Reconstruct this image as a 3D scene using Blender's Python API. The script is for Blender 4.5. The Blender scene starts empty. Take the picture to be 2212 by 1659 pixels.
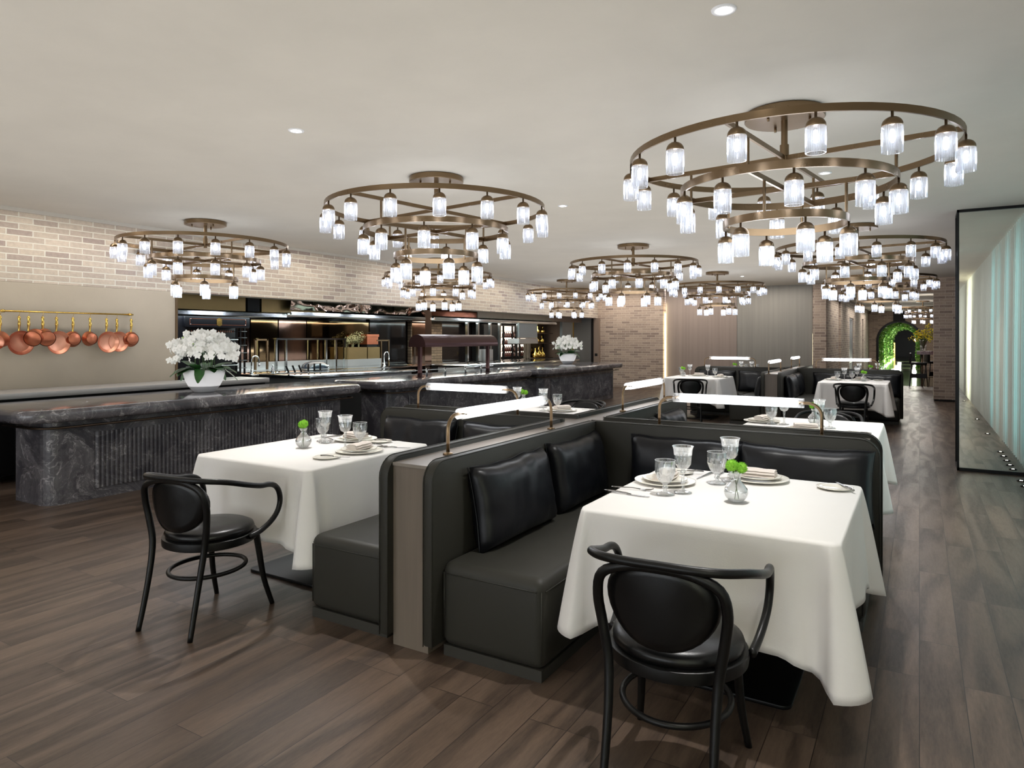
import bpy, bmesh, math, random
from mathutils import Vector, Matrix, noise
random.seed(7)
S = bpy.context.scene
COL = S.collection
PI = math.pi
# ------------------------------------------------------------------ camera
FPX, HY, YAW, CH = 1474.7, 731.0, math.atan(880/1474.7), 1.47
cam = bpy.data.objects.new('camera', bpy.data.cameras.new('camera')); COL.objects.link(cam)
cam.data.sensor_width = 36; cam.data.lens = 36*FPX/2212
cam.data.shift_y = (HY-1659/2)/2212
cam.data.clip_start = .05; cam.data.clip_end = 200
cam.location = (0, 0, CH); cam.rotation_euler = (PI/2, 0, YAW)
S.camera = cam
# ------------------------------------------------------------------ world, exposure
w = bpy.data.worlds.new('world'); S.world = w; w.use_nodes = True
w.node_tree.nodes['Background'].inputs[0].default_value = (.93, .96, 1.0, 1)
w.node_tree.nodes['Background'].inputs[1].default_value = 3.0
S.view_settings.view_transform = 'Standard'; S.view_settings.look = 'None'
S.view_settings.exposure = 0.45; S.view_settings.gamma = 1; S.view_settings.use_curve_mapping = False
S.cycles.max_bounces = 8; S.cycles.diffuse_bounces = 4; S.cycles.glossy_bounces = 5
S.cycles.transparent_max_bounces = 24; S.cycles.transmission_bounces = 6
S.cycles.caustics_reflective = False; S.cycles.caustics_refractive = False
S.cycles.sample_clamp_indirect = 4; S.cycles.use_denoising = True; S.cycles.blur_glossy = 1.0
def light(name, kind, loc, energy, color=(1, 1, 1), rot=(0, 0, 0), parent=None, **kw):
    d = bpy.data.lights.new(name, kind); d.energy = energy; d.color = color
    for k, v in kw.items(): setattr(d, k, v)
    o = bpy.data.objects.new(name, d); COL.objects.link(o); o.location = loc; o.rotation_euler = rot
    if parent: o.parent = parent
    return o
COOL = (.90, .94, 1.0)
# broad upward fill added without a fixture, to brighten the ceiling
light('ceiling_fill', 'AREA', (-4.0, 4.8, .93), 290, (1, .975, .94), (PI, 0, 0), shape='RECTANGLE', size=7.0, size_y=25)
# light of the city outside, entering through the glazed right-hand side behind the sheer curtains
for i, (y, sy, e, c) in enumerate([(-5.2, 4.5, 60, (1, .95, .85)), (-1.1, 1.1, 120, (1, .93, .72)), (4.3, 9.2, 60, (1, .97, .94)), (4.9, .35, 3.0, (.15, .88, 1)), (5.8, .12, 1.6, (.15, .88, 1)),
                                   (6.9, .22, 2.6, (.15, .85, 1)), (8.0, .25, 3.0, (.2, .9, 1)), (8.7, .12, 1.6, (.15, .88, 1))]):
    light('window_light', 'AREA', (1.75 if e > 12 else 1.30, y, 1.45), e, c, (0, PI/2, 0), shape='RECTANGLE', size=2.5, size_y=sy)
# ------------------------------------------------------------------ materials
def newmat(name):
    m = bpy.data.materials.new(name); m.use_nodes = True
    nt = m.node_tree; nt.nodes.clear()
    out = nt.nodes.new('ShaderNodeOutputMaterial')
    return m, nt, out
def N(nt, typ, ins=None, **kw):
    n = nt.nodes.new(typ)
    for k, v in kw.items(): setattr(n, k, v)
    for k, v in (ins or {}).items(): n.inputs[k].default_value = v
    return n
def L(nt, a, ao, b, bi): nt.links.new(a.outputs[ao], b.inputs[bi])
def c4(c): return (c[0], c[1], c[2], 1)
def srgb(r, g, b):
    f = lambda v: (v/255/12.92) if v <= 10 else ((v/255+.055)/1.055)**2.4
    return (f(r), f(g), f(b))
def pbr(name, color, rough=.5, metal=0, spec=.5, bump=0, bscale=80, var=0, vscale=3, coat=0, stretch=None, rvar=0, emit=None, estr=0, sheen=0):
    m, nt, out = newmat(name)
    p = N(nt, 'ShaderNodeBsdfPrincipled', {'Base Color': c4(color), 'Roughness': rough, 'Metallic': metal, 'Specular IOR Level': spec, 'Coat Weight': coat})
    if sheen: p.inputs['Sheen Weight'].default_value = sheen
    L(nt, p, 'BSDF', out, 'Surface')
    if emit: p.inputs['Emission Color'].default_value = c4(emit); p.inputs['Emission Strength'].default_value = estr
    tc = N(nt, 'ShaderNodeTexCoord'); mp = N(nt, 'ShaderNodeMapping'); L(nt, tc, 'Object', mp, 'Vector')
    if stretch: mp.inputs['Scale'].default_value = stretch
    if var or rvar:
        n = N(nt, 'ShaderNodeTexNoise', {'Scale': vscale, 'Detail': 6, 'Roughness': .6}); L(nt, mp, 'Vector', n, 'Vector')
        if var:
            r = N(nt, 'ShaderNodeMapRange', {'From Min': .3, 'From Max': .7, 'To Min': 1-var, 'To Max': 1+var}); L(nt, n, 'Fac', r, 'Value')
            mx = N(nt, 'ShaderNodeMix', {'Factor': 1}, data_type='RGBA', blend_type='MULTIPLY')
            mx.inputs[6].default_value = c4(color); L(nt, r, 'Result', mx, 7); L(nt, mx, 2, p, 'Base Color')
        if rvar:
            r = N(nt, 'ShaderNodeMapRange', {'From Min': .3, 'From Max': .7, 'To Min': rough-rvar, 'To Max': rough+rvar}); L(nt, n, 'Fac', r, 'Value'); L(nt, r, 'Result', p, 'Roughness')
    if bump:
        n = N(nt, 'ShaderNodeTexNoise', {'Scale': bscale, 'Detail': 5}); L(nt, mp, 'Vector', n, 'Vector')
        b = N(nt, 'ShaderNodeBump', {'Strength': bump, 'Distance': .01}); L(nt, n, 'Fac', b, 'Height'); L(nt, b, 'Normal', p, 'Normal')
    return m
def emat(name, color, strength):
    m, nt, out = newmat(name)
    e = N(nt, 'ShaderNodeEmission', {'Color': c4(color), 'Strength': strength}); L(nt, e, 'Emission', out, 'Surface'); return m
def glassy(name, tint=(1, 1, 1), trans=.7, white=.0, rough=.03, edge=.35, bump=0):
    """thin clear glass: mostly see-through, bright at its edges"""
    m, nt, out = newmat(name)
    t = N(nt, 'ShaderNodeBsdfTransparent', {'Color': c4(tint)})
    g = N(nt, 'ShaderNodeBsdfGlossy', {'Color': (1, 1, 1, 1), 'Roughness': rough})
    lw = N(nt, 'ShaderNodeLayerWeight', {'Blend': edge})
    mr = N(nt, 'ShaderNodeMapRange', {'From Min': 0, 'From Max': 1, 'To Min': 1-trans, 'To Max': 1}); L(nt, lw, 'Facing', mr, 'Value')
    mx = N(nt, 'ShaderNodeMixShader'); L(nt, mr, 'Result', mx, 0); L(nt, t, 0, mx, 1)
    if white:
        d = N(nt, 'ShaderNodeBsdfTranslucent', {'Color': (.95, .97, 1, 1)}); d2 = N(nt, 'ShaderNodeBsdfDiffuse', {'Color': (.95, .97, 1, 1)})
        m1 = N(nt, 'ShaderNodeMixShader', {0: .5}); L(nt, d, 0, m1, 1); L(nt, d2, 0, m1, 2)
        m2 = N(nt, 'ShaderNodeMixShader', {0: white}); L(nt, g, 0, m2, 1); L(nt, m1, 0, m2, 2); L(nt, m2, 0, mx, 2)
    else: L(nt, g, 0, mx, 2)
    if bump:
        tc = N(nt, 'ShaderNodeTexCoord'); n = N(nt, 'ShaderNodeTexNoise', {'Scale': 60}); L(nt, tc, 'Object', n, 'Vector')
        b = N(nt, 'ShaderNodeBump', {'Strength': bump, 'Distance': .01}); L(nt, n, 'Fac', b, 'Height'); L(nt, b, 'Normal', g, 'Normal')
    L(nt, mx, 0, out, 'Surface'); return m
def floor_mat():
    m, nt, out = newmat('oak_planks')
    p = N(nt, 'ShaderNodeBsdfPrincipled', {'Specular IOR Level': .55}); L(nt, p, 'BSDF', out, 'Surface')
    tc = N(nt, 'ShaderNodeTexCoord'); mp = N(nt, 'ShaderNodeMapping'); mp.inputs['Rotation'].default_value = (0, 0, PI/2); L(nt, tc, 'Object', mp, 'Vector')
    br = N(nt, 'ShaderNodeTexBrick', {'Color1': (0, 0, 0, 1), 'Color2': (1, 1, 1, 1), 'Mortar': (.5, .5, .5, 1), 'Scale': 1, 'Mortar Size': .0016, 'Brick Width': 1.15, 'Row Height': .162, 'Bias': 0, 'Mortar Smooth': .2}, offset=.37, offset_frequency=3)
    L(nt, mp, 'Vector', br, 'Vector')
    # per plank random offset of the grain
    cx = N(nt, 'ShaderNodeVectorMath', operation='SCALE'); L(nt, br, 'Color', cx, 0); cx.inputs['Scale'].default_value = 37
    ad = N(nt, 'ShaderNodeVectorMath', operation='ADD'); L(nt, tc, 'Object', ad, 0); L(nt, cx, 0, ad, 1)
    m2 = N(nt, 'ShaderNodeMapping'); m2.inputs['Scale'].default_value = (1, .13, 1); L(nt, ad, 0, m2, 'Vector')
    n1 = N(nt, 'ShaderNodeTexNoise', {'Scale': 3.2, 'Detail': 2, 'Distortion': .3}); L(nt, m2, 'Vector', n1, 'Vector')
    mu = N(nt, 'ShaderNodeMath', {1: 34}, operation='MULTIPLY'); L(nt, n1, 'Fac', mu, 0)
    fr = N(nt, 'ShaderNodeMath', operation='SINE'); L(nt, mu, 0, fr, 0)
    n2 = N(nt, 'ShaderNodeTexNoise', {'Scale': 75, 'Detail': 6, 'Roughness': .8}); L(nt, m2, 'Vector', n2, 'Vector')
    gr = N(nt, 'ShaderNodeMath', {1: .20}, operation='MULTIPLY_ADD'); L(nt, fr, 0, gr, 0); L(nt, n2, 'Fac', gr, 2)
    rp = N(nt, 'ShaderNodeValToRGB'); L(nt, gr, 0, rp, 'Fac')
    e = rp.color_ramp.elements; e[0].position = .12; e[0].color = c4(srgb(56, 45, 38)); e[1].position = .80; e[1].color = c4(srgb(104, 87, 74))
    tone = N(nt, 'ShaderNodeMapRange', {'To Min': .78, 'To Max': 1.18}); L(nt, br, 'Color', tone, 'Value')
    mx = N(nt, 'ShaderNodeMix', {'Factor': 1}, data_type='RGBA', blend_type='MULTIPLY'); L(nt, rp, 'Color', mx, 6); L(nt, tone, 'Result', mx, 7)
    gap = N(nt, 'ShaderNodeMix', data_type='RGBA'); L(nt, br, 'Fac', gap, 'Factor'); L(nt, mx, 2, gap, 6); gap.inputs[7].default_value = c4(srgb(38, 30, 26)); L(nt, gap, 2, p, 'Base Color')
    rr = N(nt, 'ShaderNodeMapRange', {'To Min': .42, 'To Max': .27}); L(nt, gr, 0, rr, 'Value'); L(nt, rr, 'Result', p, 'Roughness')
    sb = N(nt, 'ShaderNodeMath', {1: .8}, operation='MULTIPLY'); L(nt, br, 'Fac', sb, 0)
    hh = N(nt, 'ShaderNodeMath', operation='SUBTRACT'); L(nt, gr, 0, hh, 0); L(nt, sb, 0, hh, 1)
    b = N(nt, 'ShaderNodeBump', {'Strength': .22, 'Distance': .004}); L(nt, hh, 0, b, 'Height'); L(nt, b, 'Normal', p, 'Normal')
    return m
def brick_mat(name, c1, c2, mortar, axis):
    """long thin bricks; axis = 'x' for walls running along x, 'y' for walls running along y"""
    m, nt, out = newmat(name)
    p = N(nt, 'ShaderNodeBsdfPrincipled', {'Roughness': .85, 'Specular IOR Level': .2}); L(nt, p, 'BSDF', out, 'Surface')
    tc = N(nt, 'ShaderNodeTexCoord'); sx = N(nt, 'ShaderNodeSeparateXYZ'); L(nt, tc, 'Object', sx, 0)
    cb = N(nt, 'ShaderNodeCombineXYZ'); L(nt, sx, 'X' if axis == 'x' else 'Y', cb, 'X'); L(nt, sx, 'Z', cb, 'Y')
    nz = N(nt, 'ShaderNodeTexNoise', {'Scale': 14, 'Detail': 2}); L(nt, tc, 'Object', nz, 'Vector')
    sc = N(nt, 'ShaderNodeVectorMath', operation='SCALE'); sc.inputs['Scale'].default_value = .006; L(nt, nz, 'Color', sc, 0)
    ad = N(nt, 'ShaderNodeVectorMath', operation='ADD'); L(nt, cb, 0, ad, 0); L(nt, sc, 0, ad, 1)
    br = N(nt, 'ShaderNodeTexBrick', {'Color1': (0, 0, 0, 1), 'Color2': (1, 1, 1, 1), 'Mortar': (.5, .5, .5, 1), 'Scale': 1, 'Mortar Size': .0070, 'Brick Width': .262, 'Row Height': .0685, 'Bias': 0, 'Mortar Smooth': .25}, offset=.46)
    L(nt, ad, 0, br, 'Vector')
    rp = N(nt, 'ShaderNodeValToRGB'); L(nt, br, 'Color', rp, 'Fac')
    e = rp.color_ramp.elements; e[0].position = 0; e[0].color = c4(c1); e[1].position = .62; e[1].color = c4(c2)
    x = rp.color_ramp.elements.new(.22); x.color = c4([(a*.45+b*.55) for a, b in zip(c1, c2)])
    x = rp.color_ramp.elements.new(1.0); x.color = c4([b*1.1 for b in c2])
    n = N(nt, 'ShaderNodeTexNoise', {'Scale': 22, 'Detail': 5, 'Roughness': .7}); L(nt, tc, 'Object', n, 'Vector')
    r = N(nt, 'ShaderNodeMapRange', {'From Min': .3, 'From Max': .7, 'To Min': .86, 'To Max': 1.1}); L(nt, n, 'Fac', r, 'Value')
    mx = N(nt, 'ShaderNodeMix', {'Factor': 1}, data_type='RGBA', blend_type='MULTIPLY'); L(nt, rp, 'Color', mx, 6); L(nt, r, 'Result', mx, 7)
    g = N(nt, 'ShaderNodeMix', data_type='RGBA'); L(nt, br, 'Fac', g, 'Factor'); L(nt, mx, 2, g, 6); g.inputs[7].default_value = c4(mortar); L(nt, g, 2, p, 'Base Color')
    h = N(nt, 'ShaderNodeMath', {1: -1.0}, operation='MULTIPLY'); L(nt, br, 'Fac', h, 0)
    h2 = N(nt, 'ShaderNodeMath', {1: .35}, operation='MULTIPLY_ADD'); L(nt, n, 'Fac', h2, 0); L(nt, h, 0, h2, 2)
    b = N(nt, 'ShaderNodeBump', {'Strength': .6, 'Distance': .008}); L(nt, h2, 0, b, 'Height'); L(nt, b, 'Normal', p, 'Normal')
    return m
def marble_mat(name, base, vein, rough=.25, scale=1.0):
    m, nt, out = newmat(name)
    p = N(nt, 'ShaderNodeBsdfPrincipled', {'Roughness': rough, 'Specular IOR Level': .5}); L(nt, p, 'BSDF', out, 'Surface')
    tc = N(nt, 'ShaderNodeTexCoord')
    n0 = N(nt, 'ShaderNodeTexNoise', {'Scale': 1.6*scale, 'Detail': 6, 'Distortion': .8}); L(nt, tc, 'Object', n0, 'Vector')
    s0 = N(nt, 'ShaderNodeVectorMath', operation='SCALE'); s0.inputs['Scale'].default_value = 1.1; L(nt, n0, 'Color', s0, 0)
    a0 = N(nt, 'ShaderNodeVectorMath', operation='ADD'); L(nt, tc, 'Object', a0, 0); L(nt, s0, 0, a0, 1)
    def ridge(sc, wdt, dist):
        n = N(nt, 'ShaderNodeTexNoise', {'Scale': sc, 'Detail': 4, 'Roughness': .55, 'Distortion': dist}); L(nt, a0, 0, n, 'Vector')
        s = N(nt, 'ShaderNodeMath', {1: .5}, operation='SUBTRACT'); L(nt, n, 'Fac', s, 0)
        a = N(nt, 'ShaderNodeMath', operation='ABSOLUTE'); L(nt, s, 0, a, 0)
        r = N(nt, 'ShaderNodeMapRange', {'From Min': 0, 'From Max': wdt*1.3, 'To Min': 1, 'To Max': 0}); L(nt, a, 0, r, 'Value'); return r
    r1 = ridge(2.2*scale, .010, .6); r2 = ridge(6*scale, .016, 1.2)
    n3 = N(nt, 'ShaderNodeTexNoise', {'Scale': 3.2*scale, 'Detail': 8, 'Roughness': .65}); L(nt, a0, 0, n3, 'Vector')
    c3 = N(nt, 'ShaderNodeMapRange', {'From Min': .42, 'From Max': .8, 'To Min': 0, 'To Max': .4}); L(nt, n3, 'Fac', c3, 'Value')
    k = N(nt, 'ShaderNodeMath', {1: .45}, operation='MULTIPLY'); L(nt, r2, 0, k, 0)
    gate = N(nt, 'ShaderNodeMapRange', {'From Min': .4, 'From Max': .65}); L(nt, n3, 'Fac', gate, 'Value')
    k1 = N(nt, 'ShaderNodeMath', operation='MULTIPLY'); L(nt, r1, 0, k1, 0); L(nt, gate, 0, k1, 1)
    k2 = N(nt, 'ShaderNodeMath', operation='MULTIPLY'); L(nt, k, 0, k2, 0); L(nt, gate, 0, k2, 1)
    s = N(nt, 'ShaderNodeMath', {1: .8}, operation='MULTIPLY_ADD'); L(nt, k1, 0, s, 0); L(nt, k2, 0, s, 2)
    s2 = N(nt, 'ShaderNodeMath', operation='ADD', use_clamp=True); L(nt, s, 0, s2, 0); L(nt, c3, 0, s2, 1)
    mx = N(nt, 'ShaderNodeMix', data_type='RGBA'); L(nt, s2, 0, mx, 'Factor'); mx.inputs[6].default_value = c4(base); mx.inputs[7].default_value = c4(vein); L(nt, mx, 2, p, 'Base Color')
    return m
def leaf_mat(name, a, b, rough=.5, transl=0):
    m, nt, out = newmat(name)
    p = N(nt, 'ShaderNodeBsdfPrincipled', {'Roughness': rough}); L(nt, p, 'BSDF', out, 'Surface')
    tc = N(nt, 'ShaderNodeTexCoord'); n = N(nt, 'ShaderNodeTexNoise', {'Scale': 9, 'Detail': 3}); L(nt, tc, 'Object', n, 'Vector')
    r = N(nt, 'ShaderNodeMapRange', {'From Min': .35, 'From Max': .65}); L(nt, n, 'Fac', r, 'Value')
    mx = N(nt, 'ShaderNodeMix', data_type='RGBA'); L(nt, r, 0, mx, 'Factor'); mx.inputs[6].default_value = c4(a); mx.inputs[7].default_value = c4(b); L(nt, mx, 2, p, 'Base Color')
    return m
def curtain_mat():
    m, nt, out = newmat('sheer_curtain')
    d = N(nt, 'ShaderNodeBsdfDiffuse', {'Color': c4(srgb(226, 222, 214))}); t = N(nt, 'ShaderNodeBsdfTranslucent', {'Color': c4(srgb(240, 242, 240))})
    mx = N(nt, 'ShaderNodeMixShader', {0: .6}); L(nt, d, 0, mx, 1); L(nt, t, 0, mx, 2); L(nt, mx, 0, out, 'Surface'); return m
M = dict(
    ceiling=pbr('ceiling_plaster', srgb(204, 198, 188), .9, var=.035, vscale=1.6, bump=.05, bscale=30),
    plaster=pbr('beige_plaster', srgb(188, 176, 158), .8, var=.05, vscale=2.2, bump=.06, bscale=25),
    floor=floor_mat(),
    brick_y=brick_mat('brick_y', srgb(166, 150, 142), srgb(200, 186, 170), srgb(224, 219, 206), 'y'),
    brick_x=brick_mat('brick_x', srgb(150, 132, 122), srgb(188, 168, 152), srgb(206, 192, 176), 'x'),
    marble=marble_mat('black_marble', srgb(64, 62, 68), srgb(180, 176, 178), .36),
    marble_top=marble_mat('black_marble_polished', srgb(78, 76, 82), srgb(194, 190, 192), .12),
    redmarble=marble_mat('red_marble', srgb(70, 26, 26), srgb(170, 120, 115), .15, 2),
    woodwall=pbr('veneer', srgb(160, 144, 134), .5, var=.11, vscale=14, stretch=(1, 1, .02)),
    divwood=pbr('grey_wood', srgb(118, 107, 96), .42, var=.12, vscale=18, stretch=(1, 1, .05), bump=.05),
    divtop=pbr('grey_wood_top', srgb(140, 131, 123), .32, var=.1, vscale=18, stretch=(1, .05, 1)),
    leather=pbr('olive_grey_leather', srgb(50, 49, 44), .48, bump=.06, bscale=420, spec=.28, rvar=.04),
    blackleather=pbr('black_leather', srgb(11, 12, 16), .36, bump=.10, bscale=24, spec=.32),
    padleather=pbr('chair_leather', srgb(9, 9, 10), .30, bump=.04, bscale=300, spec=.35),
    chairwood=pbr('black_lacquer', srgb(9, 9, 9), .38, spec=.32, bump=.04, bscale=60, stretch=(1, 1, .2)),
    cloth=pbr('white_linen', srgb(246, 243, 240), .85, bump=.08, bscale=240, spec=.1, var=.012),
    napkin=pbr('napkin_linen', srgb(226, 216, 208), .85, spec=.1, bump=.05, bscale=200),
    china=pbr('cream_china', srgb(232, 228, 216), .18, coat=.3),
    china_w=pbr('white_bowl', srgb(232, 232, 236), .35),
    brass=pbr('antique_brass', srgb(128, 108, 84), .30, 1, rvar=.05),
    brass_d=pbr('dark_bronze', srgb(92, 78, 66), .35, 1),
    gold=pbr('polished_gold', srgb(214, 180, 96), .15, 1),
    copper=pbr('copper', srgb(188, 116, 88), .36, 1, var=.1, vscale=5),
    copper_in=pbr('copper_inside', srgb(222, 160, 134), .42, 1, var=.06, vscale=6),
    steel=pbr('brushed_steel', srgb(186, 188, 190), .42, 1),
    steel_b=pbr('polished_steel', srgb(190, 196, 198), .10, 1),
    chrome=pbr('chrome', srgb(205, 208, 212), .06, 1),
    cutlery=pbr('cutlery_steel', srgb(150, 148, 146), .18, 1),
    mirror=pbr('mirror_glass', srgb(226, 226, 220), .01, 1),
    bronze_mirror=pbr('bronze_mirror', srgb(122, 104, 78), .05, 1, bump=.05, bscale=1.2),
    copper_mirror=pbr('copper_mirror', srgb(136, 114, 102), .06, 1, bump=.05, bscale=1.2),
    crumple=pbr('hammered_steel', srgb(176, 156, 144), .05, 1, bump=1.0, bscale=3.2),
    goldpanel=pbr('brass_panel', srgb(140, 120, 84), .42, 1, var=.08, vscale=2),
    beigepanel=pbr('taupe_panel', srgb(140, 122, 108), .5, var=.08, vscale=9, stretch=(1, 1, .05)),
    greypanel=pbr('grey_panel', srgb(112, 112, 110), .5),
    screen=pbr('grey_screen', srgb(150, 154, 152), .45),
    black=pbr('black_paint', srgb(8, 8, 9), .5, spec=.25),
    blackgloss=pbr('black_gloss', srgb(18, 14, 14), .08),
    blackmetal=pbr('black_metal', srgb(20, 20, 21), .4, .6),
    hoodpaint=pbr('navy_black_enamel', srgb(20, 20, 28), .5, spec=.2),
    copperhood=pbr('dark_copper_gloss', srgb(92, 52, 34), .12, 1, bump=.1, bscale=2),
    heatlamp=pbr('maroon_bronze', srgb(84, 60, 60), .22, .85),
    oven=pbr('blue_black_enamel', srgb(30, 42, 54), .2),
    leaf=leaf_mat('orchid_leaf', srgb(18, 52, 20), srgb(48, 96, 42), .35),
    stem=pbr('green_stem', srgb(60, 96, 40), .5),
    petal=pbr('white_petal', srgb(250, 250, 247), .7, spec=.1),
    bud=pbr('green_bud', srgb(150, 200, 70), .5),
    pompom=pbr('lime_flower', srgb(142, 200, 70), .8, spec=.1),
    ivy=leaf_mat('ivy_leaf', srgb(66, 140, 44), srgb(170, 205, 110), .5),
    yellow=pbr('yellow_bloom', srgb(244, 222, 60), .6),
    olive=leaf_mat('olive_foliage', srgb(96, 96, 66), srgb(140, 138, 100), .7),
    glass=glassy('clear_glass', (.97, .98, .98), .88, .1, .02, .25),
    cutglass=glassy('cut_crystal', (.97, .98, .985), .86, .10, .03, .42),
    shade=glassy('ribbed_glass', (.90, .93, 1.0), .66, .42, .10, .5),
    acrylic=glassy('frosted_acrylic', (.95, .96, .97), .72, .35, .2, .3),
    rim_highlight=glassy('glass_rim_highlight', (1, 1, 1), .3, .7, .1, .3),  # white mixed into the rim to paint its bright edge
    water=glassy('water', (.93, .96, .95), .75, 0, .02, .2),
    winglass=pbr('dark_glass', srgb(30, 40, 30), .05, spec=.8),
    curtain=curtain_mat(),
    bulb=emat('bulb_glow', (.86, .90, 1.0), 26),
    tube=emat('tube_glow', (.93, .96, 1.0), 10),
    spotglow=emat('downlight_glow', (1, .97, .9), 22),
    strip=emat('canopy_strip_glow', (.82, 1, .96), 5),
    warmstrip=emat('warm_strip_glow', (1, .93, .62), 5),
    fridgeglow=emat('fridge_glow', (1, .80, .62), 2.6),
    groundglow=emat('floor_light_glow', (1, .97, .9), 10),
    amber=emat('amber_glow', (1, .62, .16), 3),
    farlamp=emat('far_lamp_glow', (.95, 1, 1), 4),
    greenfloor=pbr('green_tiles', srgb(52, 58, 40), .12, var=.2, vscale=4),
    slate=pbr('slate_tile', srgb(70, 68, 72), .3, var=.15, vscale=3),
    woodcut=pbr('cork_wood', srgb(150, 90, 60), .6),
)
# ------------------------------------------------------------------ geometry helpers
class MB:
    def __init__(s): s.v = []; s.f = []; s.sm = []
    def add(s, v, f, smooth=False, mtx=None):
        o = len(s.v)
        if mtx is not None: v = [mtx @ Vector(p) for p in v]
        s.v += [tuple(p) for p in v]; s.f += [tuple(i+o for i in q) for q in f]; s.sm += [smooth]*len(f); return s
    def box(s, x0, x1, y0, y1, z0, z1, mtx=None):
        v = [(x, y, z) for z in (z0, z1) for y in (y0, y1) for x in (x0, x1)]
        return s.add(v, [(0, 2, 3, 1), (4, 5, 7, 6), (0, 1, 5, 4), (2, 6, 7, 3), (0, 4, 6, 2), (1, 3, 7, 5)], False, mtx)
    def tube(s, pts, r, n=8, closed=False, cap=True, mtx=None, sq=None):
        pts = [Vector(p) for p in pts]; m = len(pts); rings = []
        rr = r if isinstance(r, (list, tuple)) else [r]*m
        up = Vector((0, 0, 1)); prev = None
        for i, p in enumerate(pts):
            a = pts[(i-1) % m] if (closed or i > 0) else p
            b = pts[(i+1) % m] if (closed or i < m-1) else p
            t = (b-a).normalized()
            if prev is None:
                u = t.cross(up)
                if u.length < 1e-3: u = t.cross(Vector((1, 0, 0)))
                u.normalize()
            else:
                u = prev-t*prev.dot(t); u.normalize()
            prev = u; q = t.cross(u)
            for k in range(n):
                an = 2*PI*k/n+(PI/4 if n == 4 else 0)
                if sq: rings.append(p+u*(math.cos(an)*sq[0]*1.414)+q*(math.sin(an)*sq[1]*1.414))
                else: rings.append(p+(u*math.cos(an)+q*math.sin(an))*rr[i])
        f = []
        for i in range(m if closed else m-1):
            j = (i+1) % m
            for k in range(n): f.append((i*n+k, i*n+(k+1) % n, j*n+(k+1) % n, j*n+k))
        if cap and not closed: f.append(tuple(range(n))[::-1]); f.append(tuple((m-1)*n+k for k in range(n)))
        return s.add(rings, f, n > 4, mtx)
    def cyl(s, c, r, z0, z1, n=24, mtx=None):
        return s.lathe([(0, z0), (r, z0), (r, z0), (r, z1), (r, z1), (0, z1)], n, c, mtx)
    def lathe(s, prof, n=24, c=(0, 0), mtx=None, flute=None):
        v = []; f = []
        for i, (r, z) in enumerate(prof):
            for k in range(n):
                a = 2*PI*k/n; q = r
                if flute: q = r*(1+flute(i, k))
                v.append((c[0]+q*math.cos(a), c[1]+q*math.sin(a), z))
        for i in range(len(prof)-1):
            for k in range(n): f.append((i*n+k, i*n+(k+1) % n, (i+1)*n+(k+1) % n, (i+1)*n+k))
        return s.add(v, f, True, mtx)
    def prism(s, poly, z0, z1, mtx=None):
        n = len(poly); v = [(x, y, z0) for x, y in poly]+[(x, y, z1) for x, y in poly]
        f = [tuple(range(n))[::-1], tuple(range(n, 2*n))]+[(i, (i+1) % n, n+(i+1) % n, n+i) for i in range(n)]
        return s.add(v, f, False, mtx)
    def build(s, name, m, parent=None, bevel=0, seg=2, sub=0, autos=False):
        me = bpy.data.meshes.new(name); me.from_pydata(s.v, [], s.f); me.update()
        bm = bmesh.new(); bm.from_mesh(me)
        bmesh.ops.remove_doubles(bm, verts=bm.verts, dist=1e-6)
        if bevel:
            ed = [e for e in bm.edges if len(e.link_faces) == 2 and e.calc_face_angle() > .6]
            bmesh.ops.bevel(bm, geom=ed, offset=bevel, segments=seg, profile=.5, affect='EDGES', clamp_overlap=True)
            for f in bm.faces: f.smooth = True
        bmesh.ops.recalc_face_normals(bm, faces=bm.faces)
        bm.to_mesh(me); bm.free()
        if not bevel:
            if len(me.polygons) == len(s.sm):
                for p, q in zip(me.polygons, s.sm): p.use_smooth = q
            elif any(s.sm):
                for p in me.polygons: p.use_smooth = True
        me.materials.append(m if not isinstance(m, str) else M[m])
        o = bpy.data.objects.new(name, me); COL.objects.link(o)
        if parent: o.parent = parent
        if bevel or autos or (any(s.sm) and not all(s.sm)):
            sharp(me)
        if sub:
            mod = o.modifiers.new('subdivision', 'SUBSURF'); mod.levels = sub; mod.render_levels = sub
        return o
def sharp(me, ang=.7):
    bm = bmesh.new(); bm.from_mesh(me)
    for e in bm.edges:
        if len(e.link_faces) == 2 and e.calc_face_angle() > ang: e.smooth = False
    bm.to_mesh(me); bm.free()
def tag(o, label=None, cat=None, group=None, kind=None):
    if label: o['label'] = label
    if cat: o['category'] = cat
    if group: o['group'] = group
    if kind: o['kind'] = kind
    return o
def thing(name, loc, label, cat, group=None, rz=0):
    o = bpy.data.objects.new(name, None); COL.objects.link(o); o.empty_display_size = .1
    o.location = loc; o.rotation_euler = (0, 0, rz)
    return tag(o, label, cat, group)
def copy_tree(o, parent=None):
    c = o.copy(); COL.objects.link(c)
    if parent: c.parent = parent
    for ch in CH_MAP.get(o.name, None) or [x for x in list(bpy.data.objects) if x.parent == o]: copy_tree(ch, c)
    return c
CH_MAP = {}
def snapshot(o):
    ch = [x for x in bpy.data.objects if x.parent == o]; CH_MAP[o.name] = ch
    for x in ch: snapshot(x)
def dup(o, loc, rz=0, label=None, group=None, scale=None):
    c = copy_tree(o); c.location = loc; c.rotation_euler = (0, 0, rz)
    if scale: c.scale = (scale, scale, scale)
    if label: c['label'] = label
    if group: c['group'] = group
    return c
def struct(name, mb, m, parent=None, **kw):
    o = mb.build(name, m, parent, **kw)
    if not parent: o['kind'] = 'structure'
    return o
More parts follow.
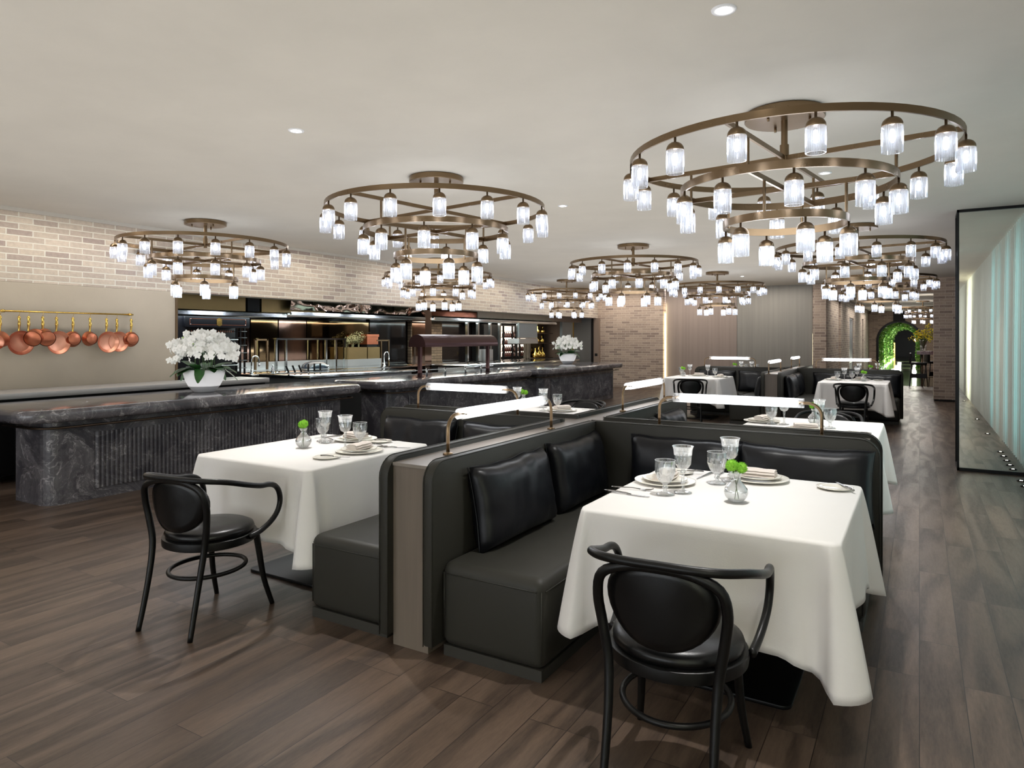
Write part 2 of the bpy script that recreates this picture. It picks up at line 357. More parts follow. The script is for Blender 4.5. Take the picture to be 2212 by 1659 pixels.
def rrect(x0, x1, y0, y1, r, n=6, corners=(1, 1, 1, 1)):
    """rounded rectangle polygon; corners: (x1,y0)... order from bottom-left ccw"""
    P = []
    for (cx, cy, a0, on) in ((x0, y0, PI, corners[0]), (x1, y0, 1.5*PI, corners[1]), (x1, y1, 0, corners[2]), (x0, y1, .5*PI, corners[3])):
        if not on: P.append((cx, cy)); continue
        sx = 1 if cx == x0 else -1; sy = 1 if cy == y0 else -1
        for k in range(n+1):
            a = a0+k*PI/2/n; P.append((cx+sx*r+r*math.cos(a), cy+sy*r+r*math.sin(a)))
    return P
# ------------------------------------------------------------------ the room
CZ = 2.9
struct('floor', MB().box(-12, 2.6, -8.2, 37, -.1, 0), 'floor')
struct('ceiling', MB().box(-12, 2.6, -8.2, 19.5, CZ, CZ+.1), 'ceiling')
struct('wall_left', MB().box(-8.8, -8.5, -8.2, 19.4, 2.09, CZ), 'brick_y')          # brick fascia above the kitchen
struct('wall_left_beige', MB().box(-8.8, -8.5, -8.2, 5.50, 0, 2.088), 'plaster')
struct('trim_1', MB().box(-8.81, -8.485, 5.50, 5.53, 0, 2.088), 'brass')
struct('trim_2', MB().box(-8.5, -8.46, -8.2, 19.4, CZ-.04, CZ), 'ceiling')
struct('wall_back_brick', MB().box(-8.5, -6.44, 19.4, 19.7, 0, CZ), 'brick_x')
wn = struct('added_fill_window', MB().box(-12, 2.6, -8.26, -8.24, 0, CZ), glassy('added_window_glass', (.97, .98, .98), .94, 0, .02, .1))  # unseen glazing added behind the camera so world light fills the room
fr = MB()
for i in range(9): fr.box(-12+i*1.82-.03, -12+i*1.82+.03, -8.28, -8.2, 0, CZ)
struct('window_frame', fr, 'blackmetal', wn)
struct('wall_kitchen_end', MB().box(-12, -8.5, 19.4, 19.7, 0, CZ), 'beigepanel')
struct('wall_kitchen_back', MB().box(-10.8, -10.62, 5.5, 19.4, 0, 2.9), 'blackgloss')
struct('wall_kitchen_side', MB().box(-10.8, -8.8, 5.3, 5.5, 0, 2.9), 'black')
mb = MB().box(-6.38, -4.36, 19.5, 19.6, 0, CZ); struct('wall_back_veneer', mb, 'woodwall')
struct('wall_back_veneer_right', MB().box(-4.345, -2.42, 19.5, 19.6, 0, CZ), pbr('veneer_grey', srgb(148, 144, 136), .5, var=.11, vscale=14, stretch=(1, 1, .02)))
struct('trim_3', MB().box(-6.44, -6.38, 19.56, 19.62, 0, 2.2), 'warmstrip')
struct('trim_4', MB().box(-2.44, -2.40, 19.56, 19.6, 0, 1.6), 'warmstrip')
# corridor beyond
struct('wall_pier', MB().box(-2.40, -2.08, 19.4, 19.7, 0, CZ), 'brick_x')
for a, b in ((19.7, 22.6), (23.3, 26.3), (28.3, 32.3), (33.3, 37.0)):
    struct('wall_corridor', MB().box(-2.3, -2.08, a, b, 0, 2.75), 'brick_y')
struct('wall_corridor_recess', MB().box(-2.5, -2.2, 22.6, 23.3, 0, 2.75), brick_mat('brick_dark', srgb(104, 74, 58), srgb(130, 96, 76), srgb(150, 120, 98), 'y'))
struct('wall_corridor_lintel', MB().box(-2.29, -2.09, 26.3, 28.3, 2.2, 2.75), 'brick_y')
struct('door_1', MB().box(-2.3, -2.14, 32.3, 33.3, 0, 2.3), 'black')
struct('wall_corridor_over_door', MB().box(-2.3, -2.08, 32.3, 33.3, 2.3, 2.75), 'brick_y')
wd = struct('window_1', MB().box(-2.28, -2.2, 26.3, 28.3, 0, 2.2), pbr('green_window_glass', srgb(70, 96, 70), .08))
fr = MB()
for y in (26.33, 26.65, 26.97, 27.3, 27.63, 27.95, 28.27): fr.box(-2.19, -2.13, y-.03, y+.03, 0, 2.2)
for z in (.6, .68, 2.15): fr.box(-2.19, -2.13, 26.3, 28.3, z, z+.04)
struct('window_frame', fr, 'steel', wd)
fr = MB().box(-2.2, -2.16, 26.4, 28.2, .95, 1.55); struct('window_panel', fr, 'black', wd)
struct('ceiling_beam', MB().box(-2.4, 2.6, 19.42, 19.9, 2.6, CZ+.05), 'brick_x')
struct('ceiling_corridor', MB().box(-3.4, 2.6, 19.9, 37, 2.75, 2.85), pbr('corridor_ceiling', srgb(200, 192, 178), .9))
struct('trim_5', MB().box(-2.08, -2.0, 19.9, 37, 2.66, 2.75), 'brass_d')
# end wall with the round-headed opening
ax, ar, az = -.82, .93, 1.37
P = [(-2.9, 0), (-2.9, 2.75), (2.6, 2.75), (2.6, 0), (ax+ar, 0), (ax+ar, az)]+[(ax+ar*math.cos(a*PI/24), az+ar*math.sin(a*PI/24)) for a in range(1, 24)]+[(ax-ar, az), (ax-ar, 0)]
mx = Matrix(((1, 0, 0, 0), (0, 0, 1, 0), (0, 1, 0, 0), (0, 0, 0, 1)))
struct('wall_end', MB().prism(P, 37.0, 37.3, mx), 'brick_x')
arch = [(ax-ar+.03, 36.98, 0), (ax-ar+.03, 36.98, az)]+[(ax-(ar-.03)*math.cos(a*PI/24), 36.98, az+(ar-.03)*math.sin(a*PI/24)) for a in range(1, 24)]+[(ax+ar-.03, 36.98, az), (ax+ar-.03, 36.98, 0)]
struct('trim_6', MB().tube(arch, .05, 4, sq=(.05, .05)), 'blackmetal')
struct('trim_7', MB().box(-1.06, -.58, 36.9, 37, 2.26, 2.74), 'black')
# tunnel of leaves
struct('floor_tunnel', MB().box(-2.6, 2.6, 37, 64, -.1, 0), 'greenfloor')
struct('floor_corridor', MB().box(-2.08, 2.4, 24.4, 36.2, 0, .005), 'greenfloor')
struct('floor_threshold', MB().box(-2.1, 2.6, 36.2, 37.0, 0, .006), 'redmarble')
rr = [(ax-ar*.98, 0), (ax-ar*.98, az)]+[(ax-ar*.98*math.cos(a*PI/16), az+ar*.98*math.sin(a*PI/16)) for a in range(1, 16)]+[(ax+ar*.98, az), (ax+ar*.98, 0)]
o2 = [(ax-ar*1.2, 0), (ax-ar*1.2, az)]+[(ax-ar*1.2*math.cos(a*PI/16), az+ar*1.2*math.sin(a*PI/16)) for a in range(1, 16)]+[(ax+ar*1.2, az), (ax+ar*1.2, 0)]
struct('wall_tunnel', MB().prism(rr+o2[::-1], 37.3, 56, mx), pbr('tunnel_backing', srgb(30, 58, 26), .8))
struct('wall_tunnel_blackout', MB().box(-2.6, 2.4, 64, 64.2, 0, 2.9).box(-2.7, -2.6, 56, 64.2, 0, 2.9).box(2.4, 2.5, 56, 64.2, 0, 2.9), 'black')  # black box added to shut out world light and keep the end dark
struct('ceiling_tunnel', MB().box(-2.6, 2.4, 56, 64, 2.5, 2.6), 'black')
lv = MB(); rnd = random.Random(3)
for i in range(5200):
    u = rnd.random(); y = 37.2+18.6*rnd.random()**1.7
    tot = 2*az+PI*ar; d = u*tot
    if d < az: px, pz, nx, nz = ax-ar, d, 1, 0
    elif d < az+PI*ar: a = (d-az)/ar; px, pz, nx, nz = ax-ar*math.cos(a), az+ar*math.sin(a), math.cos(a), -math.sin(a)
    else: px, pz, nx, nz = ax+ar, d-az-PI*ar, -1, 0
    k = .03+.2*rnd.random(); c = Vector((px+nx*k, y, pz+nz*k)); c.z = max(c.z, .03)
    sz = .10+.09*rnd.random()
    R = Matrix.Rotation(rnd.uniform(0, 6.28), 3, 'Y') @ Matrix.Rotation(rnd.uniform(-1, 1), 3, 'X') @ Matrix.Rotation(rnd.uniform(-1, 1), 3, 'Z')
    q = [Vector((-sz*.5, 0, 0)), Vector((0, -.01, sz*.32)), Vector((sz*.6, 0, 0)), Vector((0, -.01, -sz*.32))]
    lv.add([c+R @ p for p in q], [(0, 1, 2, 3)])
tag(lv.build('ivy_foliage', 'ivy'), 'bright green leaves lining the arched passage at the far end', 'foliage', kind='stuff')
o = MB().box(ax-ar+.16, ax-ar+.2, 37.2, 56, .01, .04).build('floor_light_strip', 'spotglow'); tag(o, 'thin glowing strip at the foot of the leafy arch wall', 'light')
for x, e in ((-.2, 120), (-1.1, 90)):
    for y in (39, 44, 50): light('passage_uplight', 'POINT', (x, y, .35), e*.55, (.98, 1, .84), shadow_soft_size=.1)
o = MB().box(-1.62, -1.52, 57, 57.1, 0, 1.15).build('amber_lamp', 'amber'); tag(o, 'slim upright amber light beyond the leafy arch', 'lamp')
t = thing('far_lamp', (-.05, 50, 0), 'small round white lamp glowing inside the dark arch opening', 'lamp')
MB().lathe([(.0005, 1.28), (.18, 1.30), (.26, 1.37), (.2, 1.44), (.0005, 1.48)], 16).build('lamp_shade', 'farlamp', t); MB().cyl((0, 0), .03, 0, 1.28, 10).cyl((0, 0), .14, 0, .03, 16).build('stand', 'black', t)
# brick column and mirrored pillar
struct('wall_column', MB().box(.29, .74, 18.85, 19.42, .04, CZ), 'brick_x')
struct('baseboard_column', MB().box(.30, .73, 18.87, 19.42, 0, .04), 'black')
mp = thing('mirrored_pillar', (.36, 9.06, 0), 'tall mirrored pillar framed in black steel at the right edge', 'pillar')
MB().box(.02, .75, .02, .44, .03, CZ-.02).build('mirror_glass', 'mirror', mp)
fb = MB()
for x in (0, .75):
    for y in (0, .43): fb.box(x-.0, x+.02, y, y+.02, 0, CZ)
for z in (0, CZ-.03): fb.box(0, .77, 0, .45, z, z+.035 if z == 0 else CZ)
fb.build('frame', 'blackmetal', mp)
# window wall on the right behind sheer curtains
cu = MB(); rnd = random.Random(5); n = 1100; y0, y1 = -8.1, 9.04; V = []
ph = 0
for i in range(n+1):
    y = y0+(y1-y0)*i/n; a = y*2*PI/.17+1.4*math.sin(y*2.3)+.8*math.sin(y*5.1)
    x = 1.03+.035*math.sin(a)+.012*math.sin(2*a+1)
    V.append((x, y))
v = []; f = []
for i, (x, y) in enumerate(V):
    for z, k in ((.06, 1.15), (1.4, 1), (CZ-.025, .6)): v.append((1.03+(x-1.03)*k, y, z))
for i in range(n):
    for k in range(2): f.append((i*3+k, i*3+k+1, (i+1)*3+k+1, (i+1)*3+k))
cu.add(v, f, True)
tag(cu.build('sheer_curtain', 'curtain'), 'long pleated sheer white curtain reflected in the mirrored pillar', 'curtain')
struct('wall_right', MB().box(2.4, 2.6, -8.2, 37, 0, CZ), 'black')
wn = struct('window_2', MB().box(1.36, 1.38, -8.1, 9.04, 0, CZ), glassy('window_glass', (.9, .95, .95), .9, 0, .02, .1))
fr = MB()
for i in range(13): fr.box(1.33, 1.41, -8.1+i*1.42-.03, -8.1+i*1.42+.03, 0, CZ)
struct('window_frame', fr, 'blackmetal', wn)
# uplights in the floor by the curtain
gl = None
for i, y in enumerate((8.72, 8.42, 8.08, 7.72, 7.35, 5.4, 3.2, -1.0)):
    if gl is None:
        gl = thing('floor_uplight', (.90, y, 0), '', 'light', 'floor uplights along the curtain')
        MB().lathe([(0, .001), (.036, .001), (.04, .004), (.04, .008), (.03, .010), (.026, .006)], 20).build('rim', 'blackmetal', gl)
        MB().lathe([(.0, .0085), (.013, .0085), (.013, .004)], 14).build('lens', 'groundglow', gl); snapshot(gl); g = gl
    else: g = dup(gl, (.90, y, 0))
    g['label'] = ['small round floor uplight in front of the mirrored pillar, nearest its frame', 'small round floor uplight by the pillar, next from its frame', 'floor uplight seen in the mirror, third from the frame', 'floor uplight seen in the mirror, fourth from the frame',
                  'floor uplight seen in the mirror, fifth from the frame', 'floor uplight under the cyan-lit curtain', 'floor uplight under the grey curtain folds', 'floor uplight under the cream-lit curtain'][i]
light('uplight', 'SPOT', (.9, -1.0, .03), 60, (1, .9, .6), (0, 0, 0), spot_size=1.6, spot_blend=.8, shadow_soft_size=.04).rotation_euler = (PI, .12, 0)
# ------------------------------------------------------------------ chandeliers
def ring_mb(r, h, t, n=64):
    m = MB(); prof = [(r-t, 0), (r, 0), (r, h), (r-t, h), (r-t, 0)]
    v = []; f = []
    for k in range(n):
        a = 2*PI*k/n
        for (q, z) in prof[:4]: v.append((q*math.cos(a), q*math.sin(a), z))
    for k in range(n):
        j = (k+1) % n
        for q in range(4): f.append((k*4+q, j*4+q, j*4+(q+1) % 4, k*4+(q+1) % 4))
    return m.add(v, f, True)
R1, R2, R3 = .965, .64, .375; Z1, Z2, Z3 = 2.595, 2.40, 2.175
def make_chandelier(offs):
    t = thing('chandelier', (0, 0, 0), '', 'chandelier', 'three-tier brass chandeliers')
    MB().lathe([(0, 2.9), (.235, 2.9), (.235, 2.9), (.24, 2.895), (.24, 2.855), (.235, 2.85), (.235, 2.85), (0, 2.85)], 40).build('canopy', 'brass', t, autos=True)
    for a in (0, 2.1, 4.2): MB().cyl((.15*math.cos(a), .15*math.sin(a)), .008, 2.82, 2.85, 8).build('canopy_screw', 'brass', t)
    MB().cyl((0, 0), .02, Z1-.02, 2.86, 16).cyl((0, 0), .028, Z1+.03, Z1+.1, 16).build('stem', 'brass', t, autos=True)
    for r, z, nm, hh in ((R1, Z1, 'large_ring', .040), (R2, Z2, 'middle_ring', .047), (R3, Z3, 'small_ring', .047)):
        ring_mb(r, hh, .012).build(nm, 'brass', t, autos=True).location.z = z
    m = MB()
    for a in (.0, PI/2):
        for r, z in ((R1, Z1), (R2, Z2)):
            p = Vector((math.cos(a-.15), math.sin(a-.15), 0)); MB().tube([p*-r+Vector((0, 0, z+.018)), p*r+Vector((0, 0, z+.018))], .01, 4, sq=(.008, .015)).build('cross_bar', 'brass', t)
    for k in range(4):
        a = k*PI/2-.15
        for r, z0, z1 in ((R2-.012, Z2+.03, Z1+.01), (R3-.012, Z3+.03, Z2+.01)): MB().cyl((r*math.cos(a), r*math.sin(a)), .009, z0, z1, 10).build('hanging_rod', 'brass', t, autos=True)
    cap = [(0, 0), (.007, 0), (.007, -.028), (.007, -.028)]+[(.049*math.sin(a*PI/12), -.026-.042*(1-math.cos(a*PI/12))) for a in range(1, 7)]+[(.049, -.072), (.045, -.074), (0, -.074)]
    nf = 36
    cm = MB().lathe([(max(r, .0005), z) for r, z in cap], 20)
    c0 = cm.build('lamp', 'brass', t)
    g = MB().lathe([(.042, -.072), (.0475, -.077), (.0475, -.198), (.0475, -.204), (.043, -.204)], nf*2, flute=lambda i, k: (.045 if k % 2 else -.03) if 0 < i < 4 else 0)
    g0 = g.build('glass_shade', 'shade', c0)
    for p in g0.data.polygons: p.use_smooth = False
    b0 = MB().lathe([(.0005, -.088), (.008, -.092), (.012, -.112), (.012, -.135), (.008, -.152), (.0005, -.156)], 10).build('bulb', 'bulb', c0)
    first = True
    for r, z, nn, off in ((R1-.006, Z1, 16, offs[0]), (R2-.006, Z2, 10, offs[1]), (R3-.006, Z3, 6, offs[2])):
        for k in range(nn):
            a = off+2*PI*k/nn; loc = (r*math.cos(a), r*math.sin(a), z)
            if first: c0.location = loc; first = False; continue
            c = c0.copy(); COL.objects.link(c); c.location = loc
            for q in (g0, b0): d = q.copy(); COL.objects.link(d); d.parent = c
    snapshot(t); return t
ch_near = make_chandelier((.31, .55, .995)); ch0 = make_chandelier((.28, .18, .41))
spots = [(-.735, 4.60, 'largest three-tier brass chandelier, top right, nearest the camera'),
         (-3.69, 4.87, 'three-tier brass chandelier above the nearest left booth table'),
         (-7.5, 5.25, 'three-tier brass chandelier in front of the copper pans wall, leftmost'),
         (-.68, 9.66, 'three-tier brass chandelier just behind the largest one'),
         (-3.76, 9.92, 'three-tier brass chandelier in the middle, over the aisle between booth groups'),
         (-7.45, 9.9, 'three-tier brass chandelier above the middle marble counter'),
         (-.68, 14.85, 'three-tier brass chandelier third in the right-hand row, near the brick column'),
         (-3.74, 14.9, 'three-tier brass chandelier in front of the veneer wall'),
         (-7.4, 15.0, 'three-tier brass chandelier above the farthest marble counter'),
         (-3.72, -.4, 'three-tier brass chandelier behind the camera, middle row'), (-7.5, -.4, 'three-tier brass chandelier behind the camera, left row')]
for i, (x, y, lab) in enumerate(spots):
    c = ch_near if i == 0 else ch0 if i == 1 else dup(ch0, (x, y, 0)); c.location = (x, y, 0); c['label'] = lab
    light('chandelier_and_fill_light', 'POINT', (x, y, 2.16), 10, COOL, shadow_soft_size=.34)
c = dup(ch0, (.1, 27.2, .32), 0, 'small far chandelier beyond the brick column', scale=.84)
light('chandelier_and_fill_light', 'POINT', (.1, 27.2, 1.9), 25, (1, .93, .86), shadow_soft_size=.3)
light('chandelier_and_fill_light', 'POINT', (-.4, 32.5, 1.9), 34, (1, .93, .86), shadow_soft_size=.3)  # added fill for the end wall; no chandelier hangs here
# recessed ceiling downlights
dl = None
for i, (x, y, tx, ty, e) in enumerate([(-.73, 3.02, -.73, 3.12, 30), (-3.68, 3.27, -3.4, 3.12, 30), (-.70, 6.45, -.72, 6.1, 26), (-3.3, 6.6, -3.3, 6.0, 26), (-.92, 12.2, -.92, 12.6, 30),
                                       (-3.55, 12.3, -3.5, 12.6, 30), (-3.5, 16.2, -3.5, 15.4, 26), (-.9, 16.2, -.9, 15.4, 26)]):
    if dl is None:
        dl = thing('ceiling_downlight', (x, y, CZ), '', 'downlight', 'recessed ceiling downlights')
        MB().lathe([(.036, .0), (.036, -.006), (.052, -.006), (.054, -.001), (.054, 0)], 28).build('trim_ring', 'china_w', dl)
        MB().lathe([(.0005, -.002), (.034, -.002), (.035, .0)], 20).build('lens', 'spotglow', dl); snapshot(dl); d = dl
    else: d = dup(dl, (x, y, CZ))
    d['label'] = ['round white ceiling downlight at the top right of the ceiling', 'round white ceiling downlight on the left of the ceiling', 'ceiling downlight over the right table behind the near divider', 'ceiling downlight over the left table behind the near divider',
                  'ceiling downlight over the far right booth table', 'ceiling downlight over the far left booth table', 'ceiling downlight over the rearmost left table', 'ceiling downlight over the rearmost right table'][i]
    s = light('downlight_beam', 'SPOT', (x, y, CZ-.03), e*3.3, (1, .985, .96), spot_size=1.35, spot_blend=.55, shadow_soft_size=.02)
    s.rotation_euler = (Vector((tx, ty, 0))-Vector((x, y, CZ))).to_track_quat('-Z', 'Y').to_euler()
# aisle lights on the right and left
for x, y, e in ((.15, 1.2, 60), (.2, 6.2, 90), (.1, 11.3, 50), (-.1, 16.5, 50), (-5.3, 1.6, 40), (-5.2, 5.0, 34), (-5.0, 9.6, 50), (-5.2, 13.6, 50), (-2.2, .9, 30)):
    light('aisle_downlight', 'SPOT', (x, y, CZ-.02), e, (1, .95, .88), spot_size=1.5, spot_blend=.9, shadow_soft_size=.04)
# wall washers on the brick fascia and beige wall
for y in (1.5, 4.2, 7.2, 10.2, 13.2, 16.2): light('wall_washer', 'AREA', (-8.0, y, CZ-.03), 9, (1, .93, .85), (0, 0, 0), shape='RECTANGLE', size=.1, size_y=2.2)
for x in (-7.6, -5.6, -3.4): light('wall_washer', 'AREA', (x, 18.8, CZ-.03), 13, (1, .93, .85), (0, 0, 0), shape='RECTANGLE', size=1.8, size_y=.1)
light('strip_light', 'AREA', (-6.40, 19.50, 1.3), 7, (1, .93, .6), (0, PI/2, PI), shape='RECTANGLE', size=2.4, size_y=.05)
for y in (22, 27, 33): light('corridor_washer', 'AREA', (-1.7, y, 2.7), 22, (1, .9, .82), (0, -.35, 0), shape='RECTANGLE', size=.2, size_y=3)
# ------------------------------------------------------------------ booth furniture
def panel(parent, a, b, face, th, z0, z1, axis, rnd_lo, rnd_hi, name='back_panel'):
    """upholstered panel: spans a..b along axis, face..face+th across; rounded top corner at the ends asked for"""
    r = .10; n = 6; P = [(a, z0), (b, z0)]
    if rnd_hi: P += [(b-r+r*math.cos(k*PI/2/n), z1-r+r*math.sin(k*PI/2/n)) for k in range(n+1)]
    else: P += [(b, z1)]
    if rnd_lo: P += [(a+r-r*math.sin(k*PI/2/n), z1-r+r*math.cos(k*PI/2/n)) for k in range(n+1)]
    else: P += [(a, z1)]
    m = Matrix(((0, 0, 1, 0), (1, 0, 0, 0), (0, 1, 0, 0), (0, 0, 0, 1))) if axis == 'y' else Matrix(((1, 0, 0, 0), (0, 0, 1, 0), (0, 1, 0, 0), (0, 0, 0, 1)))
    o = MB().prism(P, face, face+th, m).build(name, 'leather', parent, bevel=.011, seg=2)
    # stitched piping line near both faces
    q = MB()
    for d in (.002, th-.002):
        pts = [m @ Vector((x, z, face+d)) for x, z in P[2:-1] if True] if False else [m @ Vector((x+(0 if False else 0), z, face+d)) for x, z in P[1:]+[P[0]]]
        q.tube(pts, .0028, 5)
    q.build('piping', 'leather', o)
    return o
def bench(name, parent, x0, x1, y0, y1):
    m = MB().box(x0, x1, y0, y1, .045, .435)
    o = m.build(name, 'leather', parent, bevel=.05, seg=5)
    for v in o.data.vertices:
        if v.co.z > .40:
            u = (v.co.x-x0)/(x1-x0); w_ = (v.co.y-y0)/(y1-y0); v.co.z += .014*math.sin(PI*min(max(u, 0), 1))**.5*math.sin(PI*min(max(w_, 0), 1))**.5
    s = MB(); e = .003
    s.tube([(x0+.03, y0-.0, .386), (x1-.03, y0, .386)], .003, 5).tube([(x1, y0+.03, .386), (x1, y1-.03, .386)], .003, 5).tube([(x0, y0+.03, .386), (x0, y1-.03, .386)], .003, 5).tube([(x0+.03, y1, .386), (x1-.03, y1, .386)], .003, 5)
    c_ = .0135
    for (xx, yy) in ((x0+c_, y0+c_), (x1-c_, y0+c_), (x1-c_, y1-c_), (x0+c_, y1-c_)): s.tube([(xx, yy, .08), (xx, yy, .385)], .003, 5)
    s.build('seam', 'leather', o)
    return o
def pillow(name, w_, h_, t_, seed):
    """soft square cushion standing in the local xz plane"""
    nx, nz = 22, 14; v = []; f = []; rnd = random.Random(seed); off = rnd.uniform(0, 50)
    for side in (1, -1):
        for j in range(nz+1):
            for i in range(nx+1):
                u = 2*i/nx-1; q = 2*j/nz-1
                e = max(0, (1-abs(u)**4))**.5*max(0, (1-abs(q)**4))**.5
                pin = 1-.05*(abs(q)**2)*(1 if abs(u) > .9 else abs(u))*1.0
                x = u*w_/2*(1-.045*(1-abs(q)**2)*abs(u)**3); z = q*h_/2*(1-.06*(1-abs(u)**2)*abs(q)**3)
                wr = noise.noise(Vector((x*9+off, z*5, side*2)))*.014+noise.noise(Vector((x*22+off, z*16, side)))*.005
                sag = .02*(1-q)*.5
                y = side*(t_/2*e*(1+sag*6*(1-abs(q)))+.012*(1 if e > 0 else 0)*min(1, e*4))+wr*min(1, e*2.2)
                v.append((x, y, z+h_/2+noise.noise(Vector((x*6+off, 3, 1)))*.012*max(q, 0)))
    W = nx+1; H = (nx+1)*(nz+1)
    for j in range(nz):
        for i in range(nx):
            a = j*W+i; f.append((a, a+1, a+W+1, a+W)); f.append((H+a, H+a+W, H+a+W+1, H+a+1))
    bd = [i for i in range(W)]+[j*W+nx for j in range(1, nz+1)]+[nz*W+i for i in range(nx-1, -1, -1)]+[j*W for j in range(nz-1, 0, -1)]
    for k in range(len(bd)):
        a, b = bd[k], bd[(k+1) % len(bd)]; f.append((a, a+H, b+H, b))
    o = MB().add(v, f, True).build(name, 'blackleather')
    pts = [Vector(v[i])*1 for i in bd]; pts2 = [Vector((p.x*1.002, v[i][1]+.010, p.z)) for p, i in zip(pts, bd)]
    MB().tube(pts2, .0035, 5, closed=True).build('piping', 'blackleather', o)
    return o
def place_pillow(x, y, z, ang, lean, w_, h_, label, seed, t_=.15):
    """ang: heading of the pillow's width axis; it leans back by lean towards local +y"""
    o = pillow('cushion', w_, h_, t_, seed)
    o.matrix_world = Matrix.Translation((x, y, z)) @ Matrix.Rotation(ang, 4, 'Z') @ Matrix.Rotation(-lean, 4, 'X')
    tag(o, label, 'cushion', 'black leather booth cushions'); return o
def tube_lamp(loc, rz, length, label):
    t = thing('tube_lamp', loc, label, 'lamp', 'brass tube lamps on the dividers', rz)
    for s in (-1, 1):
        X = s*length/2; r = .075; H = .20; pts = [(X, 0, 0), (X, 0, H-r)]+[(X-s*(r-r*math.cos(k*PI/12)), 0, H-r+r*math.sin(k*PI/12)) for k in range(1, 7)]+[(X-s*(r+.06), 0, H)]
        o = MB().tube(pts, .0095, 12).build('post', 'brass', t)
        MB().lathe([(.0005, 0), (.026, 0), (.026, .007), (.022, .012), (.010, .012), (.010, .016)], 20).build('foot', 'brass', t).location = (X, 0, 0)
    e = length/2-.10
    m = MB(); n = 18; v = []; f = []
    for i, x in enumerate((-e, e)):
        for k in range(n+1):
            a = -.35*PI+1.70*PI*k/n; v.append((x, .031*math.cos(a), .198+.031*math.sin(a)))
    for k in range(n): f.append((k, k+1, n+2+k, n+1+k))
    m.add(v, f, True); m.build('acrylic_shade', 'acrylic', t)
    m = MB().tube([(-e+.045, 0, .198), (e-.045, 0, .198)], .020, 14); m.build('light_tube', 'tube', t)
    m = MB()
    for x in (-e+.02, e-.02): m.tube([(x, -.034, .198), (x, .034, .198)], .004, 8)
    m.build('screws', 'brass', t)
    return t
def booth_group(ox, oy, near):
    W = 'near' if near else 'far'
    sx0, sx1 = ox-.105, ox+.105
    # wooden divider: one long spine and a cross piece
    t = thing('booth_divider', (ox, oy-1.95, 0), ('nearest' if near else 'farther') + ' grey wood cross-shaped booth divider between leather panels', 'divider')
    T = Matrix.Translation((-ox, -oy+1.95, 0))
    MB().box(sx0, sx1, oy-1.95, oy+1.95, 0, .86, T).build('spine', 'divwood', t)
    MB().box(ox-1.72, sx0, oy-.10, oy+.10, 0, .86, T).box(sx1, ox+1.82, oy-.10, oy+.10, 0, .86, T).build('cross_wall', 'divwood', t)
    MB().box(sx0-.0, sx1+.0, oy-1.955, oy+1.955, .86, .875, T).box(ox-1.72, sx0, oy-.10, oy+.10, .86, .875, T).box(sx1, ox+1.82, oy-.10, oy+.10, .86, .875, T).build('top_board', 'divtop', t)
    for sx in (1, -1):
        for sy in (-1, 1):
            side = 'right' if sx > 0 else 'left'; pos = 'front' if sy < 0 else 'rear'
            s = thing('booth_sofa', (ox+sx*.3, oy+sy*1.5, 0), f'olive grey leather L-shaped booth sofa, {side} {pos} quarter of the {W} booth group', 'sofa', 'L-shaped booth sofas')
            T = Matrix.Translation((-(ox+sx*.3), -(oy+sy*1.5), 0))
            i0 = ox+sx*.105; i1 = ox+sx*.160; xe = ox+1.88 if sx > 0 else ox-1.79
            yc0 = oy+sy*.155; yc1 = oy+sy*.10
            ya, yb = sorted((oy+sy*1.99, yc0))
            def lp(o):
                o.data.transform(T); 
                for c in bpy.data.objects:
                    if c.parent == o: c.data.transform(T)
            lp(panel(s, ya, yb, min(i0, i1), .055, .05, .90, 'y', sy < 0, sy > 0, 'side_back'))
            xa, xb = sorted((i0, xe))
            lp(panel(s, xa, xb, min(yc0, yc1), .055, .05, .90, 'x', sx < 0, sx > 0, 'rear_back'))
            bx0, bx1 = sorted((i1, ox+sx*.70)); by0, by1 = sorted((oy+sy*1.93, yc0))
            lp(bench('side_seat', s, bx0, bx1, by0, by1))
            cx0, cx1 = sorted((ox+sx*.70, xe-sx*.04)); cy0, cy1 = sorted((oy+sy*.155, oy+sy*.66))
            lp(bench('rear_seat', s, cx0, cx1, cy0, cy1))
            o = MB().box(bx0+.012, bx1-.012, by0+.012, by1-.012, 0, .05).box(cx0+.01, cx1-.012, cy0+.012, cy1-.012, 0, .05).build('plinth', pbr('plinth', srgb(50, 48, 42), .6) if 'plinth_m' not in M else M['plinth_m'], s)
            M.setdefault('plinth_m', o.data.materials[0]); o.data.transform(T)
AX, AY = -2.07, 4.48
BX, BY = -2.13, 13.98
booth_group(AX, AY, True)
booth_group(BX, BY, False)
n_ = 0
